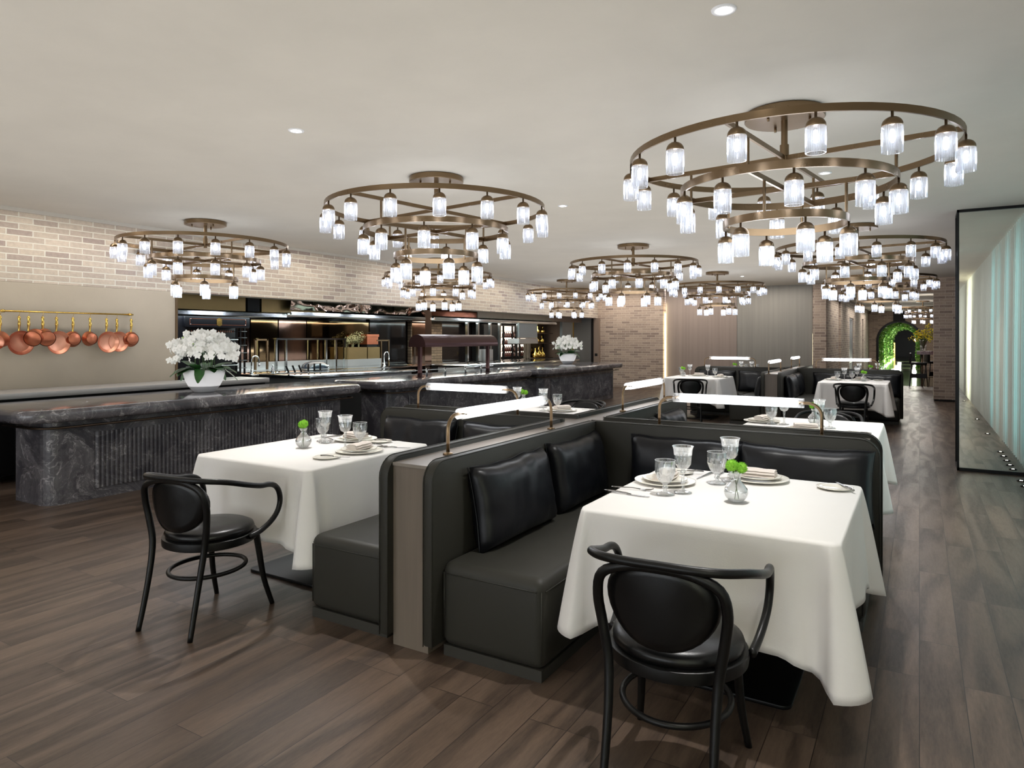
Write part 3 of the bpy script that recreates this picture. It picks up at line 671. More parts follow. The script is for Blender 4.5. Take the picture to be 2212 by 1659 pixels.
def pills(ox, oy, near, rear):
    w_ = 'near' if near else 'far'
    L_ = []
    z = .438
    # right front quarter
    L_ += [(ox+.265, oy-1.30, PI/2, .17, .74, .42, f'black leather cushion at the open end of the {w_} right booth side seat'),
           (ox+.25, oy-.55, PI/2, .17, .72, .42, f'black leather cushion deeper in on the {w_} right booth side seat'),
           (ox+.80, oy-.265, 0, .17, .74, .42, f'left black leather cushion on the {w_} right booth rear seat'),
           (ox+1.49, oy-.27, 0, .17, .74, .42, f'right black leather cushion on the {w_} right booth rear seat')]
    L_ += [(ox-.26, oy-1.42, -PI/2, .17, .72, .40, f'black leather cushion on the {w_} left booth side seat'),
           (ox-1.33, oy-.265, 0, .17, .72, .42, f'left black leather cushion on the {w_} left booth rear seat'),
           (ox-.54, oy-.265, 0, .17, .76, .42, f'right black leather cushion on the {w_} left booth rear seat')]
    if near:
        L_ += [(ox+.265, oy+1.35, PI/2, .20, .60, .42, 'black leather cushion on the side seat behind the near divider, farther one'), (ox+.28, oy+.65, PI/2, .20, .60, .40, 'black leather cushion on the side seat behind the near divider, closer one')]
    for k, (x, y, a, l, ww, hh, lab) in enumerate(L_): place_pillow(x, y-(.07 if k == 0 else 0), z-.01, a, l, ww, hh, lab, 10+k+(0 if near else 40))
pills(AX, AY, True, True); pills(BX, BY, False, False)
H_ = .875
tube_lamp((AX, 3.40, H_), PI/2, 1.14, 'tube lamp standing on the near divider top, closest to the camera')
tube_lamp((AX, 5.75, H_), PI/2, 1.05, 'tube lamp on the near divider top, behind the crossing')
tube_lamp((-1.01, AY+.01, H_), 0, 1.01, 'wide tube lamp behind the nearest right booth')
tube_lamp((-3.11, AY+.01, H_), 0, .96, 'wide tube lamp behind the nearest left booth')
tube_lamp((BX-.02, 12.5, H_), PI/2, 1.14, 'tube lamp at the front end of the far divider')
tube_lamp((BX-.05, 15.0, H_), PI/2, 1.05, 'tube lamp at the back end of the far divider')
tube_lamp((-1.16, BY+.02, H_), 0, 1.03, 'wide tube lamp behind the far right booth')
tube_lamp((-3.27, BY+.02, H_), 0, 1.0, 'wide tube lamp behind the far left booth')
# ------------------------------------------------------------------ tables and cloths
def make_table(cx, cy, hw, hd, desc, seed):
    t = thing('dining_table', (cx, cy, 0), f'black steel pedestal table hidden under the cloth, {desc}', 'table', 'pedestal tables under cloths')
    MB().box(-hw+.03, hw-.03, -hd+.03, hd-.03, .715, .742).build('table_top', 'black', t)
    MB().cyl((0, 0), .04, .014, .715, 20).build('column', 'blackmetal', t, autos=True)
    MB().prism(rrect(-.30, .30, -.30, .30, .04), 0, .016).build('base_plate', 'blackmetal', t, bevel=.003)
    # cloth
    rnd = random.Random(seed); per = []
    r = .035; ns = 34
    def seg(p, q, nn): return [(p[0]+(q[0]-p[0])*i/nn, p[1]+(q[1]-p[1])*i/nn) for i in range(nn)]
    out = []
    C4 = [(-hw, -hd), (hw, -hd), (hw, hd), (-hw, hd)]; nrm = [(0, -1), (1, 0), (0, 1), (-1, 0)]
    for s in range(4):
        a = C4[s]; b = C4[(s+1) % 4]; nx, ny = nrm[s]; tx, ty = (b[0]-a[0]), (b[1]-a[1]); Ln = math.hypot(tx, ty); tx /= Ln; ty /= Ln
        for i in range(ns+1):
            d = r+(Ln-2*r)*i/ns; out.append((a[0]+tx*d, a[1]+ty*d, nx, ny, min(d, Ln-d), s, d, Ln))
        n2 = nrm[(s+1) % 4]
        for k in range(1, 8):
            an = k*PI/2/8; c, sn = math.cos(an), math.sin(an); ex, ey = nx*c+n2[0]*sn, ny*c+n2[1]*sn
            out.append((b[0]-tx*r-nx*r+ex*r, b[1]-ty*r-ny*r+ey*r, ex, ey, -min(k, 8-k)/8, s, Ln, Ln))
    nv = 16; v = []; f = []; m = len(out); base_h = .425
    fo = [rnd.uniform(0, 6.28) for _ in range(4)]
    for j in range(nv+1):
        q = j/nv
        for i, (x, y, nx, ny, d, s, dd, Ln) in enumerate(out):
            cr = max(0, 1-max(d, 0)/.20) if d > 0 else 1.0
            cs = cr*cr*(3-2*cr)
            pleat = math.cos(PI*max(d, 0)/.085) if d > 0 else 1.0
            amp = cs*(.078 if d <= 0 else .012+.066*pleat)
            drop = base_h+.085*cs
            wob = .010*math.sin(dd*11+fo[s])+.006*math.sin(dd*23+fo[s]*2)+.012*math.sin(dd*5+fo[s]*3)
            o_ = q**1.15*(.014+wob*(1-cs))+q**.85*amp*1.15+.004
            tx, ty = -ny, nx
            sk = 0
            z = .752-drop*q
            if j == 0: o_ = 0; z = .754
            if j == 1: z = .752-.012; o_ = .007
            v.append((x+nx*o_+tx*sk, y+ny*o_+ty*sk, z))
    for j in range(nv):
        for i in range(m): k = (i+1) % m; f.append((j*m+i, j*m+k, (j+1)*m+k, (j+1)*m+i))
    mb = MB().add(v, f, True)
    mb.add([v[i] for i in range(m)], [tuple(range(m))], True)
    o = mb.build('tablecloth', 'cloth'); o.location = (cx, cy, 0)
    sm = o.modifiers.new('thickness', 'SOLIDIFY'); sm.thickness = .0015
    tag(o, f'white linen tablecloth hanging over the {desc}', 'tablecloth', 'white tablecloths')
    return o
TZ = .7565
# ------------------------------------------------------------------ tableware prototypes
def proto_things():
    G = {}
    def fl(i, k): return 0
    # stemmed wine glass
    t = thing('wine_glass', (0, 0, -5), '', 'glass', 'cut crystal wine glasses')
    MB().lathe([(.0005, 0), (.034, 0), (.036, .002), (.02, .006), (.006, .012), (.0055, .03), (.008, .045), (.0055, .052), (.006, .075), (.010, .083), (.006, .088), (.008, .092), (.0005, .092)], 24).build('stem_and_foot', 'cutglass', t)
    prof = [(.006, .092), (.022, .100), (.030, .115), (.033, .135), (.034, .155), (.037, .172), (.041, .185)]
    g = MB().lathe(prof+[(r-.0015, z) for r, z in prof[::-1][:-1]], 36, flute=lambda i, k: (.03*math.cos(k*PI/1.5+z_) if 1 <= i <= 4 else 0) if False else ((.045 if (k+i) % 3 == 0 else -.01) if 1 <= i <= 4 else 0))
    b = g.build('bowl', 'cutglass', t)
    for q_ in b.data.polygons: q_.use_smooth = False
    MB().tube([(.041*math.cos(a*PI/16), .041*math.sin(a*PI/16), .185) for a in range(32)], .0011, 5, closed=True).build('rim', 'rim_highlight', t)
    snapshot(t); G['wine'] = t
    t = thing('water_goblet', (0, 0, -5), '', 'glass', 'cut crystal water goblets')
    MB().lathe([(.0005, 0), (.036, 0), (.038, .002), (.02, .008), (.008, .014), (.0075, .02), (.013, .027), (.008, .034), (.010, .040), (.0005, .04)], 24).build('stem_and_foot', 'cutglass', t)
    prof = [(.008, .040), (.024, .052), (.034, .070), (.0395, .092), (.041, .115), (.0405, .138)]
    bb = MB().lathe(prof+[(r-.0015, z) for r, z in prof[::-1][:-1]], 40, flute=lambda i, k: ((.05 if (k+2*i) % 4 == 0 else -.01) if 1 <= i <= 4 else 0)).build('bowl', 'cutglass', t)
    for q_ in bb.data.polygons: q_.use_smooth = False
    MB().tube([(.0405*math.cos(a*PI/16), .0405*math.sin(a*PI/16), .138) for a in range(32)], .0011, 5, closed=True).build('rim', 'rim_highlight', t)
    snapshot(t); G['water'] = t
    t = thing('bud_vase', (0, 0, -5), '', 'vase', 'small glass vases with lime flowers')
    prof = [(.0005, .002), (.022, 0), (.027, .004), (.040, .020), (.045, .036), (.042, .052), (.030, .068), (.019, .080), (.017, .098), (.022, .112), (.024, .114)]
    MB().lathe(prof+[(r-.002, z) for r, z in prof[::-1][:-1]], 40, flute=lambda i, k: (.02 if k % 4 < 2 else -.015) if 2 <= i <= 5 or 15 <= i <= 18 else 0).build('glass_vase', 'cutglass', t)
    MB().tube([(-.005, 0, .01), (.002, 0, .06), (-.012, 0, .125)], .0018, 6).tube([(.01, .008, .01), (.0, 0, .06), (.016, .004, .12)], .0018, 6).build('stems', 'stem', t)
    def pom(c, r, sd):
        rnd = random.Random(sd); m = MB()
        m.lathe([(max(.0004, .8*r*math.sin(a*PI/8)), -.8*r*math.cos(a*PI/8)) for a in range(9)], 12, mtx=Matrix.Translation(c))
        for i in range(420):
            zz = rnd.uniform(-1, 1); a = rnd.uniform(0, 6.283); q = math.sqrt(1-zz*zz); d = Vector((q*math.cos(a), q*math.sin(a), zz)); rr_ = r*rnd.uniform(.9, 1.08)
            u = d.orthogonal().normalized(); w2 = d.cross(u); ww = .0016
            p0 = Vector(c)+d*r*.7; p1 = Vector(c)+d*rr_
            m.add([p0+u*ww, p0+w2*ww, p0-u*ww, p1], [(0, 1, 3), (1, 2, 3), (2, 0, 3)])
        return m
    pom((-.016, 0, .140), .027, 1).build('flower_head', 'pompom', t); pom((.020, .004, .132), .025, 2).build('flower_head', 'pompom', t)
    snapshot(t); G['vase'] = t
    t = thing('charger_plate', (0, 0, -5), '', 'plate', 'cream charger plates')
    MB().lathe([(.0005, .003), (.085, .003), (.095, .006), (.145, .014), (.149, .013), (.148, .010), (.10, .002), (.08, 0), (.0005, 0)], 48).build('plate', 'china', t); snapshot(t); G['charger'] = t
    t = thing('dinner_plate', (0, 0, -5), '', 'plate', 'cream plates on the chargers')
    MB().lathe([(.0005, .003), (.06, .003), (.072, .007), (.108, .015), (.111, .014), (.110, .011), (.075, .003), (.058, 0), (.0005, 0)], 40).build('plate', 'china', t); snapshot(t); G['plate'] = t
    t = thing('side_plate', (0, 0, -5), '', 'plate', 'small bread plates')
    MB().lathe([(.0005, .003), (.045, .003), (.052, .005), (.078, .011), (.081, .010), (.080, .008), (.054, .001), (.045, 0), (.0005, 0)], 40).build('plate', 'china', t); snapshot(t); G['side'] = t
    t = thing('napkin', (0, 0, -5), '', 'napkin', 'folded cream napkins')
    m = MB(); 
    def fold(z0, th, w0, w1, d0, d1, sd):
        nx, ny = 14, 6; v = []; f = []
        for top in (0, 1):
            for j in range(ny+1):
                for i in range(nx+1):
                    x = w0+(w1-w0)*i/nx; y = d0+(d1-d0)*j/ny; e = 1-abs(2*j/ny-1)**5
                    v.append((x, y, z0+(th*(.25+.75*e) if top else 0)+noise.noise(Vector((x*20+sd, y*20, top)))*.004*top))
        W = nx+1; Hn = (nx+1)*(ny+1)
        for j in range(ny):
            for i in range(nx): a = j*W+i; f.append((a, a+W, a+W+1, a+1)); f.append((Hn+a, Hn+a+1, Hn+a+W+1, Hn+a+W))
        for i in range(nx): f.append((i, i+1, Hn+i+1, Hn+i)); a = ny*W+i; f.append((a+1, a, Hn+a, Hn+a+1))
        for j in range(ny): a = j*W; f.append((a+W, a, Hn+a, Hn+a+W)); a = j*W+nx; f.append((a, a+W, Hn+a+W, Hn+a))
        m.add(v, f, True)
    fold(0, .014, -.085, .085, -.045, .045, 1); fold(.014, .012, -.083, .086, -.043, .040, 5); fold(.026, .010, -.082, .084, -.036, .038, 9)
    m.build('folded_linen', 'napkin', t, autos=True); snapshot(t); G['napkin'] = t
    def cut(name, pts, rs, flat, cat='cutlery', tines=False):
        t = thing(name, (0, 0, -5), '', cat, name.replace('_', ' ')+'s laid on the tables')
        m = MB(); m.tube(pts, rs, 8)
        for i in range(len(m.v)): x, y, z = m.v[i]; m.v[i] = (x, y, z if abs(z) > 1 else z)
        o = m.build('handle', 'cutlery', t)
        b = MB()
        if tines:
            b.add([(-.003, .035, .004), (.003, .035, .004), (.011, .055, .003), (.011, .062, .003), (-.011, .062, .003), (-.011, .055, .003)], [tuple(range(6))])
            for x in (-.009, -.003, .003, .009): b.tube([(x, .06, .003), (x, .085, .005), (x*.95, .10, .010)], [.0017, .0015, .0008], 5)
            b.build('tines', 'cutlery', t)
        else:
            b.add([(-.001, 0, .0025), (.008, .0, .0025), (.010, .06, .0025), (.006, .10, .0025), (-.001, .11, .0025)]+[(x, y, .0008) for x, y in ((-.001, 0), (.008, 0), (.010, .06), (.006, .10), (-.001, .11))], [(0, 1, 2, 3, 4), (9, 8, 7, 6, 5)]+[(i, (i+1) % 5, 5+(i+1) % 5, 5+i) for i in range(5)])
            b.build('blade', 'cutlery', t)
        snapshot(t); return t
    G['knife'] = cut('table_knife', [(0, -.115, .004), (0, -.09, .005), (0, -.05, .006), (0, 0, .004), (.002, .02, .003)], [.004, .006, .005, .004, .003], False)
    G['fork'] = cut('table_fork', [(0, -.10, .004), (0, -.07, .006), (0, 0, .008), (0, .037, .004)], [.004, .0035, .0025, .003], False, tines=True)
    t = cut('butter_knife', [(0, -.085, .004), (0, -.05, .006), (0, 0, .004)], [.0045, .005, .003], False); G['butter'] = t
    return G
G = proto_things(); used = set()
NICE = dict(wine='tall crystal wine glass', water='crystal water goblet', vase='glass vase of lime green flowers', charger='cream charger plate', plate='dinner plate stacked on its charger',
            side='small cream bread plate', napkin='folded cream napkin', knife='silver table knife', fork='silver table fork', butter='silver butter knife')
def put(kind, x, y, where, rz=0, z=0):
    p = G[kind]; lab = f'{NICE[kind]} {where}'
    sc = dict(wine=1.16, water=1.13, vase=1.12).get(kind, 1); p.scale = (sc,)*3
    if kind not in used: used.add(kind); o = p; o.location = (x, y, TZ+z); o.rotation_euler = (0, 0, rz); o['label'] = lab
    else: o = dup(p, (x, y, TZ+z), rz, lab)
    return o
def setting(x, y, rz, where, side=None, knife=None, fork=None):
    put('charger', x, y, where); put('plate', x, y, where, z=.0105); put('napkin', x, y, where, rz, z=.020)
    if side: put('side', side[0], side[1], where); put('butter', side[0]+.045, side[1]+.01, where, (side[2] if len(side) > 2 else rz), z=.0105)
    if knife: put('knife', knife[0], knife[1], where, knife[2])
    if fork: put('fork', fork[0], fork[1], where, fork[2])
D = ['nearest right booth table', 'nearest left booth table', 'left table behind near divider', 'right table behind near divider', 'far right booth table', 'far left booth table', 'rearmost right table', 'rearmost left table']
make_table(-.735, 3.165, .495, .545, D[0], 1)
make_table(-3.345, 3.15, .49, .53, D[1], 2)
make_table(-3.18, 5.84, .50, .54, D[2], 3)
make_table(-.76, 6.03, .50, .54, D[3], 4)
make_table(-.93, 12.72, .50, .54, D[4], 5)
make_table(-3.53, 12.72, .50, .54, D[5], 6)
make_table(-.93, 15.35, .50, .54, D[6], 7)
make_table(-3.5, 15.35, .50, .54, D[7], 8)
# nearest right table
d = 'on the '+D[0]
setting(-1.085, 3.30, PI/2, d+', left place', (-1.10, 3.565, 1.9), (-1.15, 2.957, -1.62), (-1.165, 3.065, -1.4))
setting(-.70, 3.60, 0, d+', back place', (-.345, 3.57, .5), (-.955, 3.565, 3.0), (-.895, 3.62, .1))
put('water', -1.0, 3.045, d+', nearer the left edge'); put('water', -.855, 3.40, d+', beside the back plate')
put('wine', -.94, 3.12, d+', nearer the camera'); put('wine', -.815, 3.50, d+', behind the flowers'); put('vase', -.688, 3.065, d, .3)
d = 'on the '+D[1]
setting(-3.40, 3.555, 0, d+', back place', (-3.19, 3.575, -1.2), (-3.66, 3.56, 2.7), (-3.62, 3.50, 1.2))
setting(-3.03, 3.20, PI/2+.15, d+', right place', (-3.035, 2.93, -1.3), (-2.95, 3.44, -1.2), (-3.06, 3.44, -1.9))
put('water', -3.565, 3.405, d+', behind the tall glass'); put('wine', -3.50, 3.365, d+', back left')
put('wine', -3.19, 3.24, d+', in front of the right plate'); put('water', -3.185, 3.37, d+', between the two plates'); put('vase', -3.457, 3.133, d, 2.6)
d = 'on the '+D[2]
setting(-3.02, 6.02, 1.2, d+', right place', None, (-2.80, 6.22, 1.4)); put('wine', -3.19, 5.95, d+', beside the napkin'); put('water', -3.10, 6.08, d+', nearest the chair'); put('wine', -3.53, 6.02, d+', in front of the flowers'); put('vase', -3.56, 6.20, d, .4); put('water', -3.36, 6.26, d+', left rear')
setting(-3.45, 5.62, 0, d+', front place')
d = 'on the '+D[3]
setting(-1.16, 6.12, 1.4, d+', left place'); put('water', -1.06, 6.0, d+', by the left plate'); put('wine', -.965, 6.03, d+', left of centre'); put('vase', -.75, 6.16, d, .8); put('wine', -.70, 6.06, d+', in front of the flowers'); put('water', -.61, 5.96, d+', nearest the right')
setting(-.76, 5.72, .3, d+', front place', (-.42, 5.7, 1))
for (D_, ox, oy) in ((D[4], 0, 0), (D[5], -2.62, 0)):
    d = 'on the '+D_
    if D_ == D[4]:
        setting(-1.27, 12.95, PI/2, d+', left place'); setting(-.86, 13.12, 0, d+', back place', (-.60, 13.12, .5))
        put('water', -1.19, 12.72, d+', left one'); put('wine', -1.09, 12.80, d+', left one'); put('water', -.98, 12.90, d+', right one'); put('wine', -.91, 13.00, d+', right one'); put('vase', -.79, 12.72, d)
    else:
        setting(-3.62, 13.06, 0, d+', back place'); setting(-3.16, 12.80, PI/2, d+', right place')
        put('wine', -3.76, 12.93, d+', behind the flowers'); put('wine', -3.42, 12.92, d+', centre one'); put('water', -3.28, 12.90, d+', by the right plate'); put('vase', -3.83, 12.72, d); put('water', -3.95, 13.0, d+', far left')
d = 'on the '+D[6]
put('wine', -1.03, 15.22, d+', left one'); put('water', -1.10, 15.42, d+', left one'); put('wine', -.72, 15.52, d+', right one'); put('vase', -.84, 15.45, d); put('water', -.62, 15.42, d+', right one')
d = 'on the '+D[7]
put('vase', -3.44, 15.2, d); put('wine', -3.31, 15.22, d+', left one'); put('water', -3.22, 15.3, d+', left one'); put('wine', -3.10, 15.25, d+', right one'); put('water', -3.0, 15.3, d+', right one')
# ------------------------------------------------------------------ bentwood armchairs
def smooth_path(pts, n=6):
    out = []; P = [Vector(p) for p in pts]; m = len(P)
    for i in range(m-1):
        p0 = P[max(i-1, 0)]; p1 = P[i]; p2 = P[i+1]; p3 = P[min(i+2, m-1)]
        for k in range(n):
            t = k/n; out.append(.5*((2*p1)+(-p0+p2)*t+(2*p0-5*p1+4*p2-p3)*t*t+(-p0+3*p1-3*p2+p3)*t**3))
    out.append(P[-1]); return out
def make_chair():
    t = thing('bentwood_armchair', (0, 0, 0), '', 'chair', 'black bentwood armchairs')
    h = [(0, -.262, .772), (.10, -.262, .772), (.19, -.235, .768), (.255, -.15, .752), (.280, -.03, .718), (.284, .06, .696), (.282, .125, .690), (.279, .175, .673), (.276, .210, .634), (.273, .222, .580), (.268, .207, .526), (.259, .165, .480), (.248, .10, .446), (.239, .03, .430)]
    pts = smooth_path([(-x, y, z) for x, y, z in h[::-1]][:-1]+h, 4)
    MB().tube(pts, .0145, 12).build('arm_rail', 'chairwood', t)
    b = [(.172, -.295, 0), (.168, -.262, .14), (.168, -.228, .30), (.175, -.208, .43), (.192, -.212, .54), (.204, -.226, .64), (.184, -.243, .718), (.10, -.253, .755), (0, -.255, .762)]
    pts = smooth_path(b[:-1]+[(-x, y, z) for x, y, z in b[::-1]], 4)
    nn = len(pts); rad = [.0125+.0045*min(1, min(i, nn-1-i)/14) for i in range(nn)]
    MB().tube(pts, rad, 12).build('back_frame_with_legs', 'chairwood', t)
    for s in (-1, 1):
        q = smooth_path([(s*.165, .155, .43), (s*.172, .175, .30), (s*.182, .20, .15), (s*.20, .245, 0)], 4)
        MB().tube(q, [.0185-.006*i/(len(q)-1) for i in range(len(q))], 12).build('front_leg', 'chairwood', t)
    # oval padded back
    def oval(ay, y0, y1, wx, hz, zc, name, mat):
        v = []; f = []; n = 32; rings = [(0.0, y0), (.75, y0), (.95, y0+(y1-y0)*.08), (1.0, y0+(y1-y0)*.35), (1.0, y0+(y1-y0)*.65), (.94, y0+(y1-y0)*.92), (.7, y1+.006), (0.0, y1+.012)]
        for (q, y) in rings:
            for k in range(n):
                a = 2*PI*k/n; x = q*wx*math.copysign(abs(math.cos(a))**.85, math.cos(a)); z = q*hz*math.sin(a); sh = 1+.13*z/hz
                v.append((x*sh, y-.10*(z)*.35+ (x*x)*1.3, zc+z))
        for i in range(len(rings)-1):
            for k in range(n): f.append((i*n+k, i*n+(k+1) % n, (i+1)*n+(k+1) % n, (i+1)*n+k))
        MB().add(v, f, True).build(name, mat, t)
    oval(0, -.252, -.205, .182, .136, .630, 'backrest_pad', 'padleather')
    MB().lathe([(.17, .395), (.222, .395), (.232, .40), (.234, .42), (.232, .438), (.222, .442), (.17, .442)], 48).build('seat_ring', 'chairwood', t, autos=True)
    MB().lathe([(.0005, .40), (.2, .43), (.214, .443), (.222, .458), (.216, .475), (.19, .487), (.1, .493), (.0005, .495)], 48).build('seat_cushion', 'padleather', t)
    MB().tube([(.178*math.cos(a*PI/24), -.015+.198*math.sin(a*PI/24), .262) for a in range(48)], .011, 10, closed=True).build('ring_stretcher', 'chairwood', t)
    snapshot(t); return t
chs = [(-.71, 2.29, .07, 'black bentwood armchair pulled up to the nearest right booth table, closest to the camera'), (-3.245, 2.30, .16, 'black bentwood armchair at the nearest left booth table, in front of the marble counter'),
       (-3.18, 6.70, PI-.1, 'black bentwood armchair facing us across the left table behind the near divider'), (-.72, 6.86, PI, 'black bentwood armchair facing us across the right table behind the near divider'),
       (-.88, 11.88, 0, 'black bentwood armchair with its back to us at the far right booth table'), (-3.42, 11.78, .30, 'black bentwood armchair turned slightly at the far left booth table'),
       (-1.3, 16.3, PI+.3, 'black bentwood armchair beyond the rearmost right table')]
c0 = make_chair()
for i, (x, y, rz, lab) in enumerate(chs):
    c = c0 if i == 0 else dup(c0, (x, y, 0), rz); c.location = (x, y, 0); c.rotation_euler = (0, 0, rz); c['label'] = lab
# ------------------------------------------------------------------ marble counters
def counter(y0, y1, label):
    t = thing('marble_counter', (-6.9, (y0+y1)/2, 0), label, 'counter', 'black marble bar counters')
    T = Matrix.Translation((6.9, -(y0+y1)/2, 0))
    xf, xb = -6.50, -7.06
    MB().prism(rrect(xb, xf, y0, y1, .15, 8, (0, 1, 1, 0)), 0, .748).build('base', 'marble', t, autos=True).data.transform(T)
    # fluted front panel
    v = []; f = []; a0, a1 = y0+.40, y1-.22; nf = int((a1-a0)/.042); z0, z1 = .10, .615; q = 6
    prof = []
    for i in range(nf):
        for k in range(q): prof.append((xf+.003+.026*abs(math.sin(PI*(k+.5)/q)), a0+(a1-a0)*(i+k/q)/nf))
    prof.append((xf+.003, a1))
    for (x, y) in prof: v += [(x, y, z0), (x, y, z1)]
    for i in range(len(prof)-1): f.append((2*i, 2*i+2, 2*i+3, 2*i+1))
    mb = MB().add(v, f); mb.box(xf-.01, xf+.002, a0, a1, z0, z1)
    mb.build('fluted_panel', 'marble', t).data.transform(T)
    s = MB().prism(rrect(-7.52, -6.32, y0-.26, y1+.26, .26, 10, (1, 1, 1, 1)), .745, .86)
    o = s.build('worktop', 'marble_top', t, bevel=.045, seg=5); o.data.transform(T)
    xr = xf+.085; r = .2; yl, yr_ = y0-.085, y1+.06
    pts = [(xb-.05, yl, .69), (xr-r, yl, .69)]+[(xr-r+r*math.sin(a*PI/16), yl+r-r*math.cos(a*PI/16), .69) for a in range(1, 9)]+[(xr, yr_-.03, .69), (xr-.02, yr_+.01, .69), (xf-.04, yr_+.03, .69)]
    MB().tube(pts, .010, 8).build('foot_rail', 'brass_d', t).data.transform(T)
    m = MB()
    for y in (y0+.3, (y0+y1)/2, y1-.2): m.tube([(xf, y, .69), (xr, y, .69)], .006, 6)
    m.build('rail_bracket', 'brass_d', t).data.transform(T)
counter(3.02, 6.60, 'nearest black marble counter with fluted front, holding the large white orchids')
counter(7.50, 11.25, 'middle black marble counter carrying the dark bronze heat lamp')
counter(12.05, 15.9, 'farthest black marble counter, in front of the brick end wall')
# ------------------------------------------------------------------ orchids
def petal_flower():
    v = []; f = []
    for k in range(5):
        a = 2*PI*k/5+PI/2; wd = .022 if k in (1, 4) else .015; ln = .034
        d = Vector((math.cos(a), 0, math.sin(a))); u = Vector((-math.sin(a), 0, math.cos(a))); o = len(v)
        v += [Vector((0, 0, 0)), d*ln*.55+u*wd*.8+Vector((0, -.004, 0)), d*ln+u*wd*.3+Vector((0, .002, 0)), d*ln-u*wd*.3+Vector((0, .002, 0)), d*ln*.55-u*wd*.8+Vector((0, -.004, 0))]
        f.append((o, o+1, o+2, o+3, o+4))
    m = MB().add(v, f); m.add([(-.006, -.004, 0), (0, -.012, -.004), (.006, -.004, 0), (0, -.005, -.012), (0, -.006, .006)], [(0, 1, 4), (1, 2, 4), (0, 3, 1), (1, 3, 2)]); return m
def orchid(x, y, label, seed, scale=1):
    rnd = random.Random(seed)
    t = thing('potted_orchid', (x, y, .861), label, 'plant', 'white orchids in white bowls'); t.scale = (scale,)*3
    pf = [(.0005, 0), (.10, 0), (.115, .006), (.165, .07), (.20, .14), (.218, .21), (.222, .255), (.212, .255), (.206, .20), (.15, .08), (.0005, .06)]
    MB().lathe(pf, 48).build('bowl', 'china_w', t)
    MB().lathe([(.0005, .22), (.20, .22), (.208, .215)], 24).build('soil', 'leaf', t)
    for i in range(18):
        a = 2*PI*i/18+rnd.uniform(-.15, .15); ln = rnd.uniform(.16, .24); wd = rnd.uniform(.055, .075); el = rnd.uniform(.1, 1.25); v = []; f = []
        for j in range(7):
            q = j/6; w2 = wd*math.sin(PI*min(.97, q*.9+.08))**.6; rr_ = .13+ln*q*math.cos(el*(1-q*.5)); zz = .25+ln*q*math.sin(el)*.9-.09*q*q*2.0*(1-el*.6)
            if rr_ < .235: zz = max(zz, .262)
            for s in (-1, 0, 1): v.append((rr_*math.cos(a)-s*w2*math.sin(a), rr_*math.sin(a)+s*w2*math.cos(a), zz+abs(s)*.012))
        for j in range(6):
            for s in range(2): f.append((j*3+s, j*3+s+1, j*3+s+4, j*3+s+3))
        MB().add(v, f, True).build('leaf', 'leaf', t)
    st = MB(); tips = []
    for i in range(15):
        a = rnd.uniform(0, 6.28); r0 = rnd.uniform(.02, .12); R_ = rnd.uniform(.08, .30); h = .50+.06*rnd.random()-.25*R_
        p0 = Vector((r0*math.cos(a), r0*math.sin(a), .22)); p1 = Vector(((r0+R_)*.45*math.cos(a), (r0+R_)*.45*math.sin(a), h)); p2 = Vector((R_*1.15*math.cos(a), R_*1.15*math.sin(a), h+.03-.35*R_))
        pts = smooth_path([p0, p1, p2], 8); st.tube(pts, .003, 5); tips.append(pts)
    st.build('stems', 'stem', t)
    f0 = None
    for i in range(98):
        a = rnd.uniform(0, 6.283); q = math.sqrt(rnd.random()); R_ = .37*q
        top = .71-1.3*R_*R_; z = top-rnd.random()**1.4*.19
        loc = (R_*math.cos(a), R_*math.sin(a), z)
        rot = (rnd.uniform(-.5, .3), rnd.uniform(-.4, .4), a+PI/2+rnd.uniform(-.5, .5) if rnd.random() < .45 else math.atan2(-(y), -(x))+PI/2+PI+rnd.uniform(-.7, .7)-PI)
        if f0 is None:
            f0 = bpy.data.objects.get('blossom_proto_mesh') or petal_flower().build('blossom', 'petal', t); c = f0
        else: c = f0.copy(); COL.objects.link(c)
        c.location = loc; c.rotation_euler = rot; s = rnd.uniform(1.0, 1.35); c.scale = (s, s, s)
    # the rest of the dense crown, too many to tell apart
    pr = petal_flower(); mm = MB()
    for i in range(130):
        a = rnd.uniform(0, 6.283); q = math.sqrt(rnd.random()); R_ = .36*q; z = .70-1.3*R_*R_-rnd.random()*.2
        X = Matrix.Translation((R_*math.cos(a), R_*math.sin(a), z)) @ Matrix.Rotation(a+PI/2+rnd.uniform(-1.2, 1.2), 4, 'Z') @ Matrix.Rotation(rnd.uniform(-.5, .3), 4, 'X') @ Matrix.Scale(rnd.uniform(1, 1.3), 4)
        mm.add(pr.v, pr.f, False, X)
    tag(mm.build('blossoms', 'petal', t), kind='stuff')
    bd = MB()
    for i in range(26):
        a = rnd.uniform(0, 6.283); R_ = rnd.uniform(.12, .37); z = .70-1.3*R_*R_-rnd.random()*.18
        bd.lathe([(.0005, -.010), (.007, -.004), (.008, .002), (.0005, .012)], 8, mtx=Matrix.Translation((R_*math.cos(a), R_*math.sin(a), z)))
    bd.build('buds', 'bud', t)
orchid(-6.98, 4.87, 'large white orchid arrangement in a white bowl on the nearest marble counter', 11)
orchid(-7.25, 14.75, 'white orchid arrangement in a white bowl on the farthest marble counter', 12, .97)
